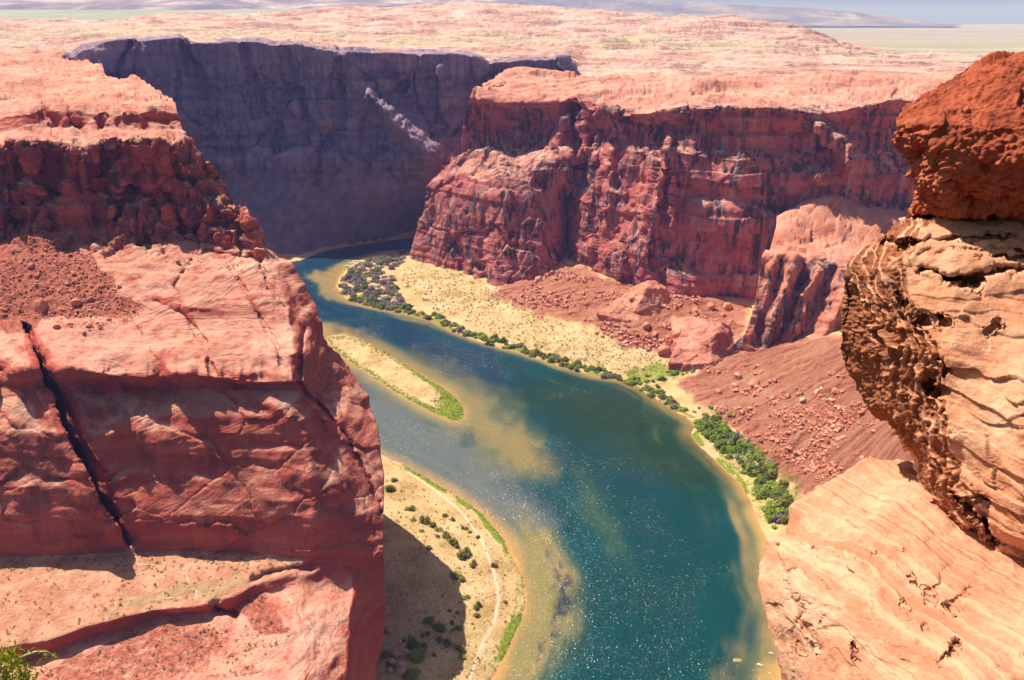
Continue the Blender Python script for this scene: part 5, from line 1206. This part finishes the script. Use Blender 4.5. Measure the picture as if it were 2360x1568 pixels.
scatter('scrub', [(0, 640), (90, 690), (300, 725), (280, 750), (60, 750), (0, 740)], 260, (1.5, 5), M_scrub, 'tuft', seed=10)
scatter('scrub', [(905, 640), (960, 600), (1150, 660), (1220, 720), (1450, 800), (1600, 840), (1440, 860), (1200, 790), (1000, 715)], 2900, (1.8, 5.5), M_scrub, 'tuft', seed=11, only=('ground',))
scatter('scrub', [(1560, 880), (1700, 850), (1950, 900), (2020, 1000), (1900, 1140), (1840, 1150), (1740, 1030)], 1200, (1.2, 4), M_scrub, 'tuft', seed=12, only=('ground',))
scatter('scrub', [(890, 1080), (1100, 1200), (1200, 1350), (1190, 1460), (1100, 1568), (890, 1568)], 1800, (1.2, 6.5), M_scrub, 'tuft', seed=13, only=('ground',))
isl_in = lambda x, y: 1.0 if (x > 1000 or seg_dist(np.array([x]), np.array([y]), island, True)[0][0] < 11) else .05
scatter('grass', island, 1500, (2, 5.5), M_grass, 'tuft', seed=14, only=('ground',), dens=isl_in)
bl_in = lambda x, y: 1.0 if seg_dist(np.array([x]), np.array([y]), bankL, False)[0][0] < 9 else .0
scatter('grass', [(900, 1050), (1000, 1105), (1100, 1170), (1220, 1320), (1220, 1420), (1130, 1568), (1100, 1568), (1190, 1420), (1180, 1300), (1080, 1180), (900, 1080)], 1300, (2, 6), M_grass, 'tuft', seed=15, only=('ground',), dens=bl_in)
scatter('grass', [(778, 640), (800, 690), (860, 704), (930, 720), (1060, 768), (1200, 808), (1420, 870), (1530, 925), (1600, 985), (1680, 1085), (1740, 1180), (1760, 1180), (1700, 1085), (1620, 990), (1540, 910), (1430, 855), (1210, 795), (1060, 752), (930, 705), (830, 688), (800, 645)], 1900, (2, 5.5), M_grass, 'tuft', seed=16, only=('ground',))

# ------------------------------------------------------------------ rafts and tents at the inner bend
M_hull = plain_col('pale_hull', (.72, .76, .80), .4); M_deck = plain_col('blue_grey_deck', (.30, .36, .44), .6); M_tent = plain_col('white_canvas', (.85, .83, .80), .8); M_dark = plain_col('dark_motor', (.05, .05, .06), .5)
def raft_parts():
    n = 28; tube = []; L_, W_ = 1.0, .34
    path_ = []
    for k in range(n):
        a = 2 * math.pi * k / n; x = math.copysign(abs(math.cos(a))**.55, math.cos(a)) * L_; y = math.copysign(abs(math.sin(a))**.8, math.sin(a)) * W_; path_.append((x, y, .12 + .10 * max(0, x - .5)))
    V = []; m = 8
    for k in range(n):
        p = np.array(path_[k]); t = np.array(path_[(k + 1) % n]) - np.array(path_[k - 1]); t /= np.linalg.norm(t); s = np.cross(t, (0, 0, 1)); s /= np.linalg.norm(s)
        for j in range(m):
            a = 2 * math.pi * j / m; V.append(p + .12 * (math.cos(a) * s + math.sin(a) * np.array([0, 0, 1])))
    Fc = [[k * m + j, k * m + (j + 1) % m, ((k + 1) % n) * m + (j + 1) % m, ((k + 1) % n) * m + j] for k in range(n) for j in range(m)]
    hull = raw_mesh_data('hull', np.array(V), np.array(Fc), M_hull)
    def boxes(bs):
        V, Fc = [], []
        for (cx_, cy_, cz_, sx, sy, sz) in bs:
            b0 = len(V)
            for dx in (-1, 1):
                for dy in (-1, 1):
                    for dz in (-1, 1): V.append((cx_ + dx * sx / 2, cy_ + dy * sy / 2, cz_ + dz * sz / 2))
            Fc += [[b0 + i for i in f] for f in ((0, 1, 3, 2), (4, 6, 7, 5), (0, 4, 5, 1), (2, 3, 7, 6), (0, 2, 6, 4), (1, 5, 7, 3))]
        return np.array(V), np.array(Fc)
    V, Fc = boxes([(0, 0, .08, 1.75, .5, .06)]); floor_ = raw_mesh_data('deck', V, Fc, M_deck, None, False)
    seats = []
    for x in (-.45, 0, .45):
        V, Fc = boxes([(x, 0, .2, .14, .5, .07)]); seats.append(raw_mesh_data('bench', V, Fc, M_hull, None, False))
    V, Fc = boxes([(-1.12, 0, .28, .12, .12, .2), (-1.12, 0, .05, .06, .06, .4)]); mot = raw_mesh_data('motor', V, Fc, M_dark, None, False)
    return [('hull', hull), ('deck', floor_), ('bench', seats[0]), ('bench', seats[1]), ('bench', seats[2]), ('motor', mot)]
RP = raft_parts()
for (x, y, lab) in ((818, 602.5, 'pale raft beached farthest up the inner bend beside the grey thicket'), (809, 607.5, 'middle of the three pale rafts beached at the inner bend'), (799, 614, 'pale raft nearest the green grass point, floating over orange shallows')):
    p_ = plan(x, y, 0); r = bpy.data.objects.new('raft', None); COL.objects.link(r); r.location = (p_[0], p_[1], .05); r.rotation_euler = (0, 0, .08); sc_ = px_size(Vector((p_[0], p_[1], 0)), 13) / 2; r.scale = (sc_, sc_, sc_)
    tag(r, lab, 'boat', 'rafts beached at the inner bend')
    for nm, me in RP: link(nm, me, r)
def tent_data():
    V, Fc = [], []; n, m = 12, 6
    for j in range(m + 1):
        a = j / m * math.pi / 2
        for k in range(n): b = 2 * math.pi * k / n; rr = math.cos(a) * (1 + .06 * math.cos(4 * b)); V.append((rr * math.cos(b), rr * math.sin(b), math.sin(a) * .8))
    for j in range(m):
        for k in range(n): Fc.append([j * n + k, j * n + (k + 1) % n, (j + 1) * n + (k + 1) % n, (j + 1) * n + k])
    return raw_mesh_data('tent', np.array(V), np.array(Fc), M_tent)
TD = tent_data()
for x, y, lab in ((882, 595, 'white dome tent at the far left of the camp in the grey thicket'), (892, 594.5, 'white dome tent at the far right of the camp in the grey thicket'), (885.5, 600.5, 'white dome tent at the near left of the camp in the grey thicket'), (895.5, 600, 'white dome tent at the near right of the camp in the grey thicket')):
    loc, nor, on = hit(x, y)
    if loc is None: continue
    gz_ = tps(np.array([[loc.x, loc.y]]))[0]; o = link('tent', TD); o.location = (loc.x, loc.y, max(loc.z, .3)); s = px_size(loc, 5.2) / 2; o.scale = (s, s, s); tag(o, lab, 'tent', 'tents of the river camp')

# ------------------------------------------------------------------ near plant in the lower left corner and a straw on the ledge
def tube(pts, r0, r1, m=6):
    pts = [np.array(p, float) for p in pts]; V, Fc = [], []
    for k, p in enumerate(pts):
        t = pts[min(k + 1, len(pts) - 1)] - pts[max(k - 1, 0)]; t /= np.linalg.norm(t); s = np.cross(t, (.13, .2, .97)); s /= np.linalg.norm(s); u = np.cross(s, t); r = r0 + (r1 - r0) * k / (len(pts) - 1)
        for j in range(m): a = 2 * math.pi * j / m; V.append(p + r * (math.cos(a) * s + math.sin(a) * u))
    for k in range(len(pts) - 1):
        for j in range(m): Fc.append([k * m + j, k * m + (j + 1) % m, (k + 1) * m + (j + 1) % m, (k + 1) * m + j])
    return np.array(V), np.array(Fc)
M_twig = plain_col('pale_twig', (.62, .55, .40), .8); M_lime = leaf_mat('yellow_green_leaves', (.20, .22, .015), (.52, .44, .04), .35)
base = pos(np.array([-20.]), np.array([1650.]), np.array([2.4]))[0]
rt = bpy.data.objects.new('near_plant', None); COL.objects.link(rt); rt.location = base; tag(rt, 'yellow-green leafy plant with one arching pale twig in the lower left corner', 'plant')
def rel(x, y, Y): return pos(np.array([float(x)]), np.array([float(y)]), np.array([float(Y)]))[0] - base
Vt, Ft = tube([rel(-20, 1650, 2.4), rel(0, 1540, 2.42), rel(40, 1518, 2.45), rel(80, 1503, 2.47), rel(108, 1503, 2.5), rel(132, 1516, 2.52)], .006, .003)
raw_mesh('twig', Vt, Ft, M_twig, None, None, True, rt)
for a in ((20, 1500), (50, 1545), (-10, 1510)):
    Vt, Ft = tube([rel(-20, 1650, 2.4), rel(a[0] * .4, a[1] + 50, 2.4), rel(a[0], a[1], 2.42)], .005, .002); raw_mesh('twig', Vt, Ft, M_twig, None, None, True, rt)
g = np.random.default_rng(77); Vs = []
def leafs(n, cx_, cy_, sx, sy, size):
    for k in range(n):
        p = rel(cx_ + g.normal() * sx, cy_ + g.normal() * sy, 2.42 + g.normal() * .05); a = g.normal(size=3) * np.array([.6, .5, 1]); a /= np.linalg.norm(a); b = np.cross(a, g.normal(size=3)); b /= np.linalg.norm(b); s = size * g.uniform(.6, 1.3)
        Vs.extend([p - a * s, p + b * s * .3, p + a * s, p - b * s * .3])
leafs(260, 12, 1520, 22, 16, .016); leafs(300, 25, 1565, 38, 14, .016); leafs(60, 60, 1550, 20, 12, .013); leafs(30, 120, 1512, 10, 6, .010); leafs(16, 75, 1500, 16, 4, .010)
Vs = np.array(Vs); raw_mesh('foliage', Vs, np.arange(len(Vs)).reshape(-1, 4), M_lime, None, None, False, rt)

# ------------------------------------------------------------------ haze
xs, ys, zs = (-30000, 30000), (-60, 42000), (-12, 900)
V = np.array([(x, y, z) for x in xs for y in ys for z in zs], float)
Fc = np.array([(0, 1, 3, 2), (4, 6, 7, 5), (0, 4, 5, 1), (2, 3, 7, 6), (0, 2, 6, 4), (1, 5, 7, 3)])
mh = bpy.data.materials.new('haze_air'); mh.use_nodes = True; nt = mh.node_tree; nt.nodes.clear()
out = nt.nodes.new('ShaderNodeOutputMaterial'); pv = nt.nodes.new('ShaderNodeVolumePrincipled'); nt.links.new(pv.outputs[0], out.inputs['Volume'])
pv.inputs['Color'].default_value = (.30, .38, 1.0, 1); pv.inputs['Absorption Color'].default_value = (1, 1, 1, 1); pv.inputs['Density'].default_value = 1 / 13500; pv.inputs['Anisotropy'].default_value = 0.0
hz = raw_mesh('haze', V, Fc, mh, None, 'stuff', False)

# ------------------------------------------------------------------ light, sky, camera
SUN_EL, SUN_AZ = math.radians(55), math.radians(-51)      # azimuth from +Y towards +X
to_sun = Vector((math.cos(SUN_EL) * math.sin(SUN_AZ), math.cos(SUN_EL) * math.cos(SUN_AZ), math.sin(SUN_EL)))
sd = bpy.data.lights.new('sun', 'SUN'); sd.energy = 5.0; sd.angle = math.radians(.53); sd.color = (1.0, .94, .87)
so = bpy.data.objects.new('sun', sd); COL.objects.link(so); so.rotation_euler = to_sun.to_track_quat('Z', 'Y').to_euler(); so.location = (0, 0, 600)
w = bpy.data.worlds.new('World'); S.world = w; w.use_nodes = True; nt = w.node_tree; nt.nodes.clear()
sky = nt.nodes.new('ShaderNodeTexSky'); sky.sky_type = 'NISHITA'; sky.sun_disc = False; sky.sun_elevation = SUN_EL; sky.sun_rotation = SUN_AZ
sky.altitude = 0; sky.air_density = 1; sky.dust_density = 2.0; sky.ozone_density = .6
bg = nt.nodes.new('ShaderNodeBackground'); bg.inputs[1].default_value = .062; wo = nt.nodes.new('ShaderNodeOutputWorld')
nt.links.new(sky.outputs[0], bg.inputs[0]); nt.links.new(bg.outputs[0], wo.inputs[0])
cd = bpy.data.cameras.new('camera'); co = bpy.data.objects.new('camera', cd); COL.objects.link(co); S.camera = co
co.location = (0, 0, CAMZ); co.rotation_euler = (math.pi / 2 - PITCH, 0, 0)
cd.sensor_width = 36; cd.lens = 36 * F / 2360; cd.clip_start = .1; cd.clip_end = 200000
S.view_settings.view_transform = 'Standard'; S.view_settings.look = 'None'; S.view_settings.exposure = 0.68; S.view_settings.gamma = 1
S.cycles.use_denoising = True; S.cycles.denoising_prefilter = 'ACCURATE'
S.cycles.volume_bounces = 0; S.cycles.max_bounces = 6; S.cycles.diffuse_bounces = 3
